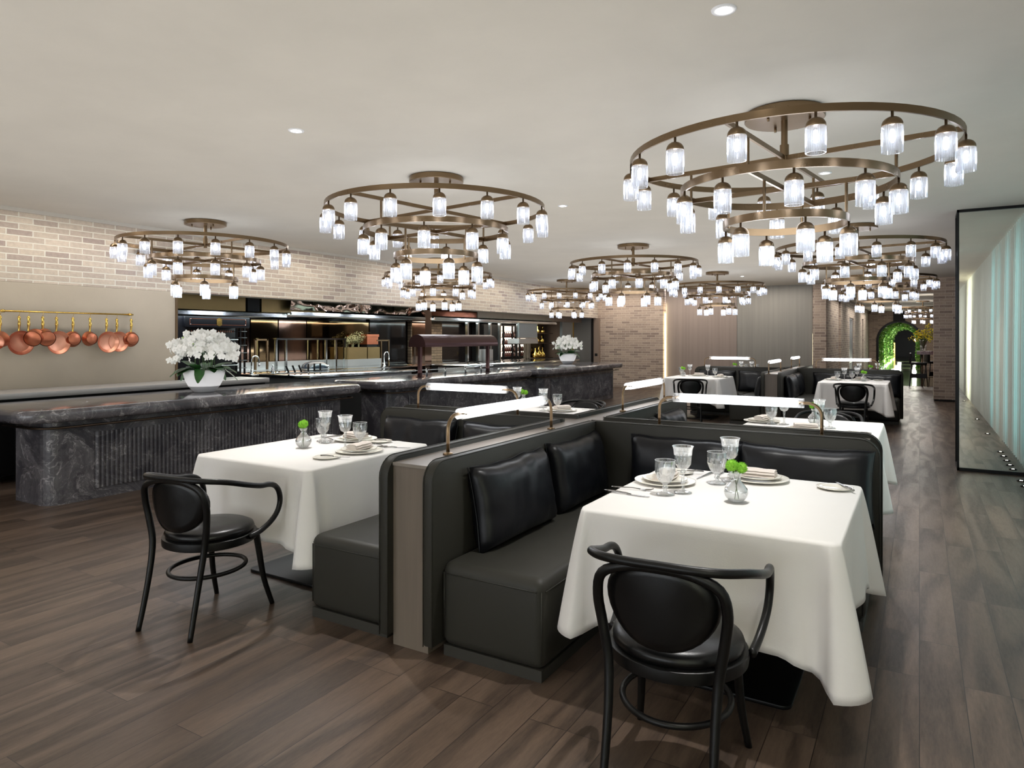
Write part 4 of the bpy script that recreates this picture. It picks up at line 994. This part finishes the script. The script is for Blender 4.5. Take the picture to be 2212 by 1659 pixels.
# ------------------------------------------------------------------ pans on the left wall
rail = thing('pan_rail', (-8.42, 3.9, 1.765), 'thin brass rail fixed along the beige wall above the copper pans', 'rail')
MB().tube([(0, -2.2, 0), (0, .99, 0)], .010, 10).build('bar', 'gold', rail)
for y in (-1.6, -.42, .95): MB().tube([(-.08, y, 0), (.0, y, 0)], .008, 8).lathe([(.0005, -.016), (.016, -.016), (.016, .016), (.0005, .016)], 14, mtx=Matrix.Translation((0, y, 0)) @ Matrix.Rotation(PI/2, 4, 'X')).build('bracket', 'gold', rail)
def pan(y, r, depth, front, tilt, label, turn=0, hl=.20, dz=0):
    """front: 1 shows the inside, -1 shows the outer base"""
    t = thing('copper_pan', (-8.42, y, 1.745), label, 'pan', 'copper pans on the brass rail')
    MB().tube(smooth_path([(0, 0, .030), (.006, .006, .022), (.004, .010, .0), (.004, 0, -.028)], 4), .0022, 6).build('hook', 'gold', t)
    zt = -.03-hl
    MB().tube(smooth_path([(.006, 0, -.03), (.010, 0, -.06), (.013, 0, -.11), (.008, 0, zt+.04), (.004, 0, zt-.005)], 4), [.006, .010, .015, .016, .015, .013, .0125, .014, .016, .016, .014, .012, .011, .010, .010, .011, .012][:17], 8).build('handle', 'gold', t)
    M0 = Matrix.Translation((.012+ (depth*.25 if front > 0 else depth*.8), 0, zt-r-.0)) @ Matrix.Rotation(turn, 4, 'Z') @ Matrix.Rotation(front*PI/2+tilt, 4, 'Y')
    rb = r*.78 if depth < .08 else r*.97
    b = MB().lathe([(.0005, -.0), (rb*.93, 0), (rb, .006), (r, depth), (r+.004, depth+.002), (r+.004, depth-.002), (r*.97+.002, depth*.9), (rb+.004, .004)], 40, mtx=M0)
    o = b.build('body', 'copper', t)
    MB().lathe([(.0005, .004), (rb*.95, .004), (rb*.985, .008), (r*.985, depth*.98)], 40, mtx=M0).build('inside', 'copper_in', t)
P_ = [(3.43, .085, .11, 1, .25, 'leftmost small copper saucepan, open side showing, at the photo edge', -.9), (3.63, .128, .035, 1, 0, 'large copper skillet, second from the left on the rail', 0), (3.70, .085, .10, -1, .25, 'small copper saucepan seen side-on, third from the left', -.75),
      (3.84, .085, .12, -1, .25, 'copper saucepan turned to the right, fourth from the left', -.15), (4.005, .128, .035, 1, 0, 'large copper skillet in the middle of the row', .1), (4.18, .088, .05, -1, 0, 'shallow copper pan right of the middle skillet', 0),
      (4.37, .083, .06, -1, 0, 'small copper pan fourth from the right', .1), (4.56, .124, .035, 1, 0, 'large pale copper skillet overlapping another near the right', 0), (4.70, .120, .035, 1, 0, 'copper skillet partly hidden behind the pale skillet', 0), (4.86, .090, .05, -1, 0, 'rightmost small copper pan at the rail end', 0)]
for i, (y, r, dp, fr_, ti, lab, tu) in enumerate(P_):
    o_ = pan(y, r, dp, fr_, ti, lab, tu, hl=.165)
for o in [q for q in bpy.data.objects if q.name.startswith('copper_pan')]:
    if 'partly hidden' in o['label']: o.location.x -= .03
    if 'fourth from the left' in o['label'] or 'third from the left' in o['label'] or 'leftmost' in o['label']: o.location.x += .05
# ------------------------------------------------------------------ steel counter under the pans
t = thing('steel_counter', (-8.2, 2, 0), 'long steel worktop against the beige wall with black cupboards below', 'counter')
T = Matrix.Translation((8.2, -2, 0))
MB().box(-8.48, -7.85, -7.9, 6.50, .855, .915).build('worktop', pbr('satin_steel', srgb(190, 188, 186), .5, .6), t, bevel=.006).data.transform(T)
MB().box(-8.48, -7.92, -7.9, 6.48, .08, .855).build('cupboards', 'black', t).data.transform(T)
for i in range(9):
    MB().box(-7.92, -7.905, -6+i*1.36, -6+i*1.36+1.3, .12, .78).build('door', 'black', t).data.transform(T)
    MB().tube([(-7.89, -6+i*1.36+.5, .72), (-7.89, -6+i*1.36+.8, .72)], .006, 6).build('handle', 'steel', t).data.transform(T)
# ------------------------------------------------------------------ kitchen
def blk(name, label, cat, m, x0, x1, y0, y1, z0, z1, group=None, bevel=0, parent=None):
    if parent:
        return MB().box(x0, x1, y0, y1, z0, z1).build(name, m, parent, bevel=bevel)
    o = MB().box(x0, x1, y0, y1, z0, z1).build(name, m, None, bevel=bevel); return tag(o, label, cat, group)
def root(name, label, cat, group=None): return thing(name, (0, 0, 0), label, cat, group)
# overhead panels above the hood canopies
for i, (a, b, mt) in enumerate([(5.53, 5.95, 'beigepanel'), (5.98, 7.15, 'goldpanel'), (7.19, 7.42, 'black'), (7.46, 8.85, 'goldpanel')]):
    struct(f'wall_overhead_{i+1}', MB().box(-9.6, -9.2, a, b, 1.9, 2.9), mt)
struct('wall_overhead_5', MB().box(-9.4, -9.0, 11.62, 13.45, 1.96, 2.9), 'copperhood')
struct('wall_overhead_6', MB().box(-9.4, -9.0, 13.5, 19.4, 1.96, 2.9), 'beigepanel')
# crumpled polished panel
v = []; f = []; nx, nz = 150, 14
for j in range(nz+1):
    for i in range(nx+1):
        y = 7.95+3.4*i/nx; z = 1.95+.35*j/nz
        v.append((-9.0+.16*noise.noise(Vector((y*2.2, z*3.5, 3)))+.05*noise.noise(Vector((y*6, z*8, 9))), y, z))
for j in range(nz):
    for i in range(nx): a = j*(nx+1)+i; f.append((a, a+1, a+nx+2, a+nx+1))
tag(MB().add(v, f, True).build('crumpled_panel', 'crumple'), 'crumpled mirror-polished metal panel above the middle hood canopy', 'panel')
hd_ = [('hood canopy over the black rotisserie, leftmost', 5.55, 7.75, 1.835, -9.75, -8.95), ('hood canopy over the middle cooking island', 7.76, 11.3, 1.875, -9.75, -8.85), ('long hood canopy right of the bronze column', 11.62, 17.3, 1.885, -9.6, -8.85)]
for lab, a, b, z, xa, xb in hd_:
    t = root('hood_canopy', 'thin glass and steel '+lab, 'hood', 'kitchen hood canopies')
    blk('glass_shelf', None, None, glassy('canopy_glass', (.8, .95, .92), .35, .3, .05, .3) if 'cg' not in M else M['cg'], xa, xb, a, b, z+.02, z+.035, parent=t); M.setdefault('cg', bpy.data.materials['canopy_glass'])
    blk('edge_rail', None, None, 'steel_b', xb-.03, xb+.01, a, b, z-.02, z+.02, parent=t)
    blk('light_strip', None, None, 'strip', xb-.12, xb-.06, a+.1, b-.1, z-.005, z+.012, parent=t)
    blk('filter', None, None, 'steel', xa, xb-.14, a+.05, b-.05, z-.01, z+.01, parent=t)
    light('canopy_light', 'AREA', (-9.3, (a+b)/2, z-.04), 9*(b-a), (.86, 1, .97), shape='RECTANGLE', size=.3, size_y=(b-a)*.9)
# rotisserie
t = root('rotisserie', 'black enamel rotisserie with copper trim and gold crest behind the near orchids', 'oven')
blk('header', None, None, 'hoodpaint', -9.6, -9.16, 6.08, 7.20, 1.635, 1.80, parent=t, bevel=.01)
m = MB()
for (y0_, y1_, z0_, z1_) in ((6.16, 7.12, 1.672, 1.676), (6.16, 7.12, 1.762, 1.766), (6.155, 6.16, 1.672, 1.766), (7.12, 7.125, 1.672, 1.766)): m.box(-9.16, -9.155, y0_, y1_, z0_, z1_)
m.build('copper_trim', 'copper', t)
m = MB()
for y in (6.17, 7.11):
    for z in (1.68, 1.758): m.lathe([(.0005, .005), (.006, .003), (.007, 0)], 10, mtx=Matrix.Translation((-9.157, y, z)) @ Matrix.Rotation(PI/2, 4, 'Y'))
m.build('rivets', 'chrome', t)
cr = [(-.045, -.040), (-.030, -.056), (0, -.064), (.030, -.056), (.045, -.040), (.045, .040), (.03, .046), (.018, .056), (0, .064), (-.018, .056), (-.03, .046), (-.045, .040)]
mc = Matrix(((0, 0, 1, -9.16), (1, 0, 0, 6.645), (0, 1, 0, 1.72), (0, 0, 0, 1)))
MB().prism([(a, b) for a, b in cr], 0, .008, mc).build('crest', 'gold', t)
MB().tube([mc @ Vector((a*.72, b*.74, .009)) for a, b in cr], .0015, 5, closed=True).tube([mc @ Vector((x_, z_, .010)) for x_, z_ in ((-.018, -.008), (-.010, .010), (0, .0), (.010, .010), (.018, -.008))], .002, 5).build('crest_relief', 'brass_d', t)
blk('side_body', None, None, 'hoodpaint', -9.6, -9.2, 5.95, 6.12, .0, 1.80, parent=t)
blk('back_body', None, None, 'black', -9.7, -9.6, 5.95, 7.3, 0, 1.80, parent=t)
blk('firebox', None, None, 'black', -9.6, -9.2, 6.12, 7.05, 0, .95, parent=t)
m = MB()
for i in range(22): m.tube([(-9.3, 6.2+i*.038, 1.60), (-9.3, 6.2+i*.038, 1.56)], .008, 6)
m.build('spit_row', 'copper', t)
m = MB()
for z in (1.05, 1.25, 1.45): m.tube([(-9.25, 6.12, z), (-9.25, 7.05, z)], .008, 6)
m.build('spit', 'steel', t)
m = MB()
for y in (7.05, 7.12, 7.2): m.box(-9.3, -9.28, y-.012, y+.012, .9, 1.63)
for z in (1.0, 1.12, 1.24, 1.36, 1.48, 1.58): m.tube([(-9.26, 6.95, z), (-9.26, 7.22, z)], .006, 6)
m.build('side_grille', 'blackmetal', t)
# back wall mirrors
ym = [(7.3, 8.30, 'copper_mirror'), (8.34, 8.95, 'bronze_mirror'), (8.98, 9.66, 'copper_mirror'), (9.68, 11.48, 'bronze_mirror')]
for i, (a, b, mt) in enumerate(ym):
    tag(MB().box(-10.61, -10.58, a, b, 1.03, 1.83).build('mirror_panel', mt), ['tinted mirror panel behind the rotisserie side', 'gold-tinted mirror panel behind the tap, reflecting curtains', 'copper-tinted mirror panel right of the gold one', 'long bronze mirror panel behind the planters'][i], 'mirror', 'tinted kitchen mirrors')
tag(MB().box(-10.61, -10.56, 11.49, 12.72, .9, 1.90).build('mirror_panel', 'blackgloss'), 'black glass panel right of the bronze mirror', 'mirror', 'tinted kitchen mirrors')
tag(MB().box(-10.61, -10.56, 7.3, 11.48, .88, 1.03).build('backsplash', 'steel'), 'low brushed steel backsplash below the kitchen mirrors', 'backsplash')
tag(MB().box(-10.555, -10.22, 10.46, 11.49, .886, 1.03).build('steel_ledge', 'steel'), 'brushed steel ledge carrying the bronze troughs', 'ledge')
# shelving frames
t = root('serving_stand', 'square steel pass frame standing behind the steel worktops', 'frame')
for y in (8.70, 8.93, 9.95, 10.22, 10.47): MB().box(-10.35, -10.31, y-.02, y+.02, .886, 1.44).build('post', 'steel_b', t)
MB().box(-10.37, -10.29, 8.68, 10.49, 1.44, 1.475).build('shelf', 'steel_b', t)
t = root('serving_stand', 'slim bronze pass frame beside the tap', 'frame'); m = MB()
for y in (8.2, 8.46): m.box(-10.3, -10.27, y-.018, y+.018, .9, 1.46)
m.box(-10.3, -10.27, 8.18, 8.48, 1.43, 1.46); m.build('bars', 'brass', t)
t = root('serving_stand', 'narrow steel pass frame in front of the black glass panel', 'frame'); m = MB()
for y in (11.55, 11.80): m.box(-10.3, -10.27, y-.015, y+.015, .86, 1.43)
m.box(-10.3, -10.27, 11.4, 11.82, 1.41, 1.44); m.build('bars', 'brass', t)
# planters and copper box
for i, (a, b) in enumerate(((10.5, 11.06), (11.09, 11.47))):
    t = root('metal_planter', ['bronze trough holding olive-green bushes on the kitchen backsplash', 'bronze box carrying a copper casket, right of the bushes'][i], 'planter', 'bronze troughs in the kitchen')
    blk('trough', None, None, 'goldpanel', -10.55, -10.25, a, b, 1.031, 1.28, parent=t)
bu = MB(); rnd = random.Random(9)
for k in range(3):
    cy = 10.62+k*.17; r_ = .10+.03*k
    for i in range(260):
        z = rnd.uniform(-1, 1); a = rnd.uniform(0, 6.28); q = math.sqrt(1-z*z); d = Vector((q*math.cos(a), q*math.sin(a), z)); c = Vector((-10.4, cy, 1.42+k*.035))+d*r_*rnd.uniform(.5, 1)
        u = d.orthogonal().normalized()*.014; w2 = d.cross(u); bu.add([c-u, c-w2, c+u, c+w2], [(0, 1, 2, 3)])
    for i in range(4): bu.tube([(-10.4, cy+rnd.uniform(-.04, .04), 1.27), (-10.4, cy+rnd.uniform(-.05, .05), 1.4+k*.03)], .005, 5)
tag(bu.build('olive_bush', 'olive'), 'small olive-green bushes growing in the bronze trough', 'plant', kind='stuff')
t = root('copper_casket', 'copper casket with a handle on the right bronze box', 'box')
blk('body', None, None, 'copper', -10.5, -10.28, 11.10, 11.45, 1.34, 1.50, parent=t); blk('lid', None, None, 'copper', -10.51, -10.27, 11.08, 11.47, 1.505, 1.56, parent=t); blk('stand', None, None, 'black', -10.48, -10.3, 11.12, 11.43, 1.281, 1.338, parent=t)
MB().tube([(-10.39, 11.22, 1.56), (-10.39, 11.22, 1.60), (-10.39, 11.33, 1.60), (-10.39, 11.33, 1.56)], .006, 6).build('handle', 'blackmetal', t)
# worktops
def worktop(label, poly, z, mt, body, cat='worktop', th=.035, inset=.06):
    t = root('kitchen_worktop', label, cat, 'steel kitchen worktops')
    MB().prism(poly, z-th, z).build('top', mt, t, bevel=.012)
    cx = sum(p[0] for p in poly)/len(poly); cy = sum(p[1] for p in poly)/len(poly)
    MB().prism([(p[0]+(inset if p[0] < cx else -inset), p[1]+(inset if p[1] < cy else -inset)) for p in poly], .0, z-th).build('cabinet', body, t)
    return t
worktop('steel worktop with a tap, behind the cooking island', [(-10.55, 7.32), (-9.27, 7.32), (-9.27, 11.85), (-10.55, 11.85)], .885, 'steel_b', 'black')
worktop('long steel cooking island with a rounded front edge', [(-8.80, 7.08), (-7.68, 7.08), (-7.68, 9.55), (-8.80, 9.55)], .92, 'steel_b', 'steel', th=.05)
worktop('steel worktop behind the heat lamp', [(-8.85, 11.6), (-7.80, 11.6), (-7.80, 16.6), (-8.85, 16.6)], .92, 'steel_b', 'steel', th=.05)
worktop('steel worktop in the far right corner of the kitchen', [(-10.5, 11.9), (-9.35, 11.9), (-9.35, 19.2), (-10.5, 19.2)], .89, 'steel_b', 'black')
def tap(x, y, z, label):
    t = thing('kitchen_tap', (x, y, z), label, 'tap', 'arched chrome kitchen taps')
    MB().lathe([(.0005, 0), (.03, 0), (.03, .012), (.016, .02), (.016, .07), (.012, .075), (.0005, .075)], 16).build('base', 'chrome', t)
    MB().tube([(0, 0, .07), (0, 0, .22)]+[(0, .075-.075*math.cos(a*PI/10), .22+.075*math.sin(a*PI/10)) for a in range(1, 11)]+[(0, .15, .16)], .010, 10).build('spout', 'chrome', t)
    MB().tube([(0, .15, .165), (0, .15, .12)], .014, 10).build('nozzle', 'chrome', t)
    MB().tube([(0, 0, .045), (0, -.05, .06)], .006, 8).build('lever', 'chrome', t)
tap(-9.40, 7.42, .886, 'arched chrome tap right of the near orchids'); tap(-9.75, 11.05, .886, 'arched chrome tap before the black glass panel')
o = MB().lathe([(.0005, 0), (.03, 0), (.032, .03), (.02, .05), (.024, .08), (.012, .10), (.014, .13), (.0005, .14)], 16, (-9.4, 7.85)).build('soap_dispenser', 'chrome'); o.location.z = .886
tag(o, 'small chrome dispenser beside the tap', 'dispenser')
kn0 = None
for i in range(6):
    y = 7.20+i*.125; lean = -.35+.09*i if i < 3 else 0
    if kn0 is None:
        t = kn0 = thing('skewer_handle', (-8.25, y, .921), '', 'utensil', 'black-handled utensils on the cooking island')
        MB().tube([(0, 0, 0), (0, 0, .03)], .006, 6).build('shaft', 'steel', t); MB().tube([(0, 0, .03), (0, 0, .15)], .014, 8).build('grip', 'black', t); snapshot(t); c = t
    else: c = dup(kn0, (-8.25, y, .921))
    c.rotation_euler = (-(.45 if i < 3 else 0)*-1, 0, 0)
    c['label'] = ['slanted black utensil handle on the cooking island, leftmost', 'slanted black utensil handle on the cooking island, second', 'slanted black utensil handle on the cooking island, third', 'upright black utensil handle on the cooking island, first of the upright ones', 'upright black utensil handle on the cooking island, middle of the upright ones', 'upright black utensil handle on the cooking island, rightmost'][i]
t = thing('domed_grill', (-9.60, 8.98, .886), 'blue-black enamel domed grill behind the cooking island', 'grill'); t.scale = (.76, .76, .76)
MB().lathe([(.33, 0), (.34, .02), (.34, .05), (.31, .12), (.23, .18), (.12, .21), (.0005, .215)], 36).build('dome', 'oven', t); MB().lathe([(.345, .02), (.352, .03), (.345, .04)], 36).build('rim', 'steel', t)
MB().lathe([(.0005, .02), (.03, .015), (.035, 0)], 14, mtx=Matrix.Translation((.31, .12, .09)) @ Matrix.Rotation(PI/2, 4, 'Y')).build('dial', 'chrome', t)
# bronze mirrored column
struct('wall_bronze_column', MB().box(-9.25, -8.9, 11.36, 11.58, 0, 2.1), 'copper_mirror')
# heat lamp
t = thing('heat_lamp', (-6.70, 9.395, .861), 'dark bronze half-round heat lamp standing on the middle marble counter', 'heat lamp')
v = []; n = 16; r = .165
P2 = [(-r, 0), (-r, .03)]+[(-r*math.cos(a*PI/n), .03+r*math.sin(a*PI/n)) for a in range(1, n)]+[(r, .03), (r, 0)]
mxy = Matrix(((1, 0, 0, 0), (0, 0, 1, 0), (0, 1, 0, .475), (0, 0, 0, 1)))
MB().prism(P2, -1.05, 1.06, mxy).build('hood', 'heatlamp', t, autos=True)
m_ = pbr('heat_lamp_glow', (.9, .5, .3), .5)
for y in (-.975, .975):
    o = MB().box(-.025, .025, y-.025, y+.025, 0, .475).build('post', 'heatlamp', t); MB().box(-.045, .045, y-.045, y+.045, 0, .012).build('foot', 'heatlamp', t)
t = thing('glass_guard_rail', (-6.86, 9.4, .861), 'low chrome rail with short posts on the middle marble counter', 'rail')
MB().tube([(0, -1.2, .10), (0, 1.4, .10)], .006, 6).tube([(0, -1.2, .04), (0, 1.4, .04)], .004, 6).build('bars', 'steel_b', t)
for y in (-.6, -.1, .5, 1.0): MB().tube([(0, y, 0), (0, y, .12)], .016, 10).build('post', 'steel_b', t)
# far kitchen: pillars, cooker, fridge, screen
t = root('kitchen_rack', 'black and steel cooking rack seen under the heat lamp', 'rack')
for y in (13.3, 13.75, 14.3, 14.75): MB().box(-9.2, -9.14, y-.03, y+.03, .89, 1.86).build('upright', 'steel_b', t)
MB().box(-9.3, -9.05, 13.9, 14.25, .92, 1.2).build('steel_box', 'steel', t); MB().box(-9.3, -9.0, 13.9, 14.3, 1.3, 1.5).build('black_box', 'black', t)
tag(MB().box(-10.6, -10.5, 12.85, 14.1, .89, 1.88).build('brick_niche', brick_mat('brick_niche_mat', srgb(92, 78, 66), srgb(120, 102, 84), srgb(70, 60, 50), 'y')), 'brick niche seen above the heat lamp', 'niche')
t = root('wine_fridge', 'lit wine fridge with glass doors and shelves of bottles', 'fridge')
T = None
blk('cabinet', None, None, 'black', -10.6, -10.2, 15.6, 18.9, .89, 1.9, parent=t)
for i, (a, b) in enumerate(((16.45, 17.2), (17.35, 18.05), (18.2, 18.8))):
    blk('lit_interior', None, None, 'fridgeglow', -10.2, -10.19, a, b, .95, 1.82, parent=t)
    m = MB()
    for z in (1.1, 1.3, 1.5, 1.68): m.box(-10.19, -10.12, a, b, z-.008, z+.008)
    m.build('shelf', 'brass_d', t)
    m = MB()
    for y in (a, (a+b)/2+.12, b): m.box(-10.12, -10.08, y-.025, y+.025, .92, 1.86)
    m.build('door_frame', 'black', t)
bt = None; wb = 0
def BL(a, z, i, k):
    door = {16.45: 'left', 17.35: 'middle', 18.2: 'right'}[a]; row = {.952: 'bottom', 1.108: 'second', 1.308: 'third', 1.508: 'top'}[z]
    pos = ['leftmost', 'second from left', 'third from left', 'fourth from left', 'fifth from left', 'sixth from left', 'seventh from left'][i] if i < k-1 else 'rightmost'
    return f'dark wine bottle behind the {door} fridge door, {row} shelf, {pos}'
for (a, b) in ((16.45, 17.2), (17.35, 18.05), (18.2, 18.8)):
    for z in (.952, 1.108, 1.308, 1.508):
        k = int((b-a)/.10)
        for i in range(k):
            y = a+.06+i*.1; wb += 1
            if bt is None:
                bt = MB().lathe([(.0005, 0), (.034, 0), (.035, .01), (.035, .09), (.014, .12), (.013, .15), (.0005, .15)], 10).build('wine_bottle', pbr('bottle_glass', srgb(70, 30, 22), .12)); c = bt; tag(c, '', 'bottle', 'bottles in the lit fridge')
            else: c = bt.copy(); COL.objects.link(c)
            c.location = (-10.15, y, z); c['label'] = BL(a, z, i, k)
t = root('menu_screen', 'pale grey hanging screen over the kitchen pass', 'screen')
blk('panel', None, None, 'screen', -8.95, -8.90, 15.27, 16.26, 1.49, 1.87, parent=t); blk('border', None, None, 'steel_b', -8.96, -8.94, 15.24, 16.29, 1.47, 1.885, parent=t)
t = root('pass_shelf', 'teal steel shelf below the grey hanging screen', 'shelf')
blk('shelf', None, None, 'steel', -9.2, -8.86, 15.2, 16.22, 1.335, 1.465, parent=t)
for y in (15.95, 16.1, 16.2): blk('support', None, None, 'steel_b', -9.15, -9.1, y-.02, y+.02, .92, 1.335, parent=t)
t = root('gold_shelf_unit', 'bronze shelf unit of gold vessels right of the screen', 'shelf')
blk('back', None, None, 'bronze_mirror', -9.55, -9.5, 16.75, 17.75, .9, 1.9, parent=t)
for z in (.9, 1.32, 1.6, 1.86): blk('shelf_board', None, None, 'brass_d', -9.5, -9.2, 16.75, 17.75, z, z+.025, parent=t)
gv = None
for i, (y, z, s) in enumerate(((16.92, .926, 1.0), (17.12, .926, 1.2), (17.34, .926, 1.0), (17.0, 1.346, .8), (17.3, 1.346, .8), (17.05, 1.626, .7), (17.35, 1.626, .7))):
    if gv is None: gv = MB().lathe([(.0005, 0), (.07, 0), (.09, .03), (.085, .10), (.03, .16), (.015, .22), (.02, .28), (.0005, .29)], 20).build('gold_vessel', 'gold'); c = gv; tag(c, '', 'vessel', 'gold vessels on the bronze shelves')
    else: c = gv.copy(); COL.objects.link(c)
    c.location = (-9.33, y, z); c.scale = (s, s, s); c['label'] = ['gold vessel on the lowest bronze shelf, left', 'tallest gold vessel on the lowest bronze shelf', 'gold vessel on the lowest bronze shelf, right', 'gold vessel on the middle bronze shelf, left', 'gold vessel on the middle bronze shelf, right', 'gold vessel on the top bronze shelf, left', 'gold vessel on the top bronze shelf, right'][i]
struct('door_2', MB().box(-9.0, -8.92, 17.8, 18.5, 0, 1.95), 'greypanel')
struct('trim_9', MB().box(-9.0, -8.90, 18.5, 18.53, 0, 1.95), 'gold')
struct('door_3', MB().box(-9.26, -8.68, 19.3, 19.38, 0, 2.3), 'greypanel')
struct('trim_10', MB().box(-8.66, -8.60, 19.28, 19.39, 0, 2.3), 'black')
struct('trim_11', MB().box(-8.60, -8.42, 19.3, 19.395, 0, 2.09), 'beigepanel')
tag(MB().box(-8.55, -8.47, 19.285, 19.30, .93, 1.01).build('wall_switch', 'black'), 'small black switch plate on the taupe post by the brick wall', 'switch')
light('kitchen_light', 'AREA', (-9.9, 9.5, 1.80), 36, (1, .88, .72), shape='RECTANGLE', size=.8, size_y=4)
light('kitchen_light', 'AREA', (-9.9, 15.5, 1.86), 26, (1, .85, .7), shape='RECTANGLE', size=.8, size_y=5)
# ------------------------------------------------------------------ far bar table, stools, flowers
t = thing('bar_table', (.55, 24.6, 0), 'high red marble bar table partly behind the brick column', 'table')
MB().box(-.62, .9, -.45, .45, .98, 1.08).build('top', 'redmarble', t); MB().box(-.05, .75, -.3, .3, 0, .98).build('pedestal', 'redmarble', t)
MB().tube([(-.48, -.35, 0), (-.48, -.35, .98)], .02, 8).tube([(-.48, -.35, .3), (-.1, -.35, .3)], .012, 8).build('brass_leg', 'brass', t)
for i, (x, y, lab) in enumerate(((-.02, 24.35, 'black leather bar stool left of the red marble table'), (.42, 25.9, 'black leather bar stool behind the red marble table'))):
    if i == 0:
        bs = t = thing('bar_stool', (x, y, 0), lab, 'stool', 'black bar stools')
        MB().box(-.22, .22, -.22, .22, .66, .74).build('seat', 'padleather', t, bevel=.03, seg=3)
        MB().box(-.25, -.19, -.21, .21, .70, 1.02).build('backrest', 'padleather', t, bevel=.02, seg=3)
        for sx in (-1, 1):
            for sy in (-1, 1): MB().tube([(sx*.18, sy*.18, .67), (sx*.24, sy*.24, 0)], [.018, .012], 8).build('leg', 'chairwood', t)
        MB().box(-.2, .2, -.21, -.19, .26, .40).build('foot_panel', 'chairwood', t); snapshot(t)
    else: dup(bs, (x, y, 0), .3, lab)
t = thing('flower_arrangement', (.10, 24.7, 1.081), 'tall glass vase of yellow blossom branches on the red marble table', 'flowers')
MB().lathe([(.0005, 0), (.07, 0), (.08, .02), (.09, .30), (.10, .34), (.095, .34), (.08, .03)], 20).build('vase', 'glass', t)
m = MB(); rnd = random.Random(4); bl = MB()
for i in range(26):
    a = rnd.uniform(0, 6.28); R_ = rnd.uniform(.1, .5); h = rnd.uniform(.5, .95)-R_*.5; p = [Vector((0, 0, .05)), Vector((R_*.3*math.cos(a), R_*.3*math.sin(a), .38)), Vector((R_*math.cos(a), R_*math.sin(a), h))]
    pts = smooth_path(p, 5); m.tube(pts, .006, 5)
    for k in range(9):
        c = pts[-1-k % 5]+Vector((rnd.gauss(0, .03), rnd.gauss(0, .03), rnd.gauss(0, .03))); s = .022
        bl.add([c+Vector(q)*s for q in ((1, 0, 0), (0, 1, 0), (-1, 0, 0), (0, -1, 0), (0, 0, 1), (0, 0, -1))], [(0, 1, 4), (1, 2, 4), (2, 3, 4), (3, 0, 4), (1, 0, 5), (2, 1, 5), (3, 2, 5), (0, 3, 5)])
m.build('branches', 'stem', t); bl.build('blossoms', 'yellow', t)
light('far_light', 'POINT', (.2, 23.4, 2.4), 10, (1, .95, .9), shadow_soft_size=.3)
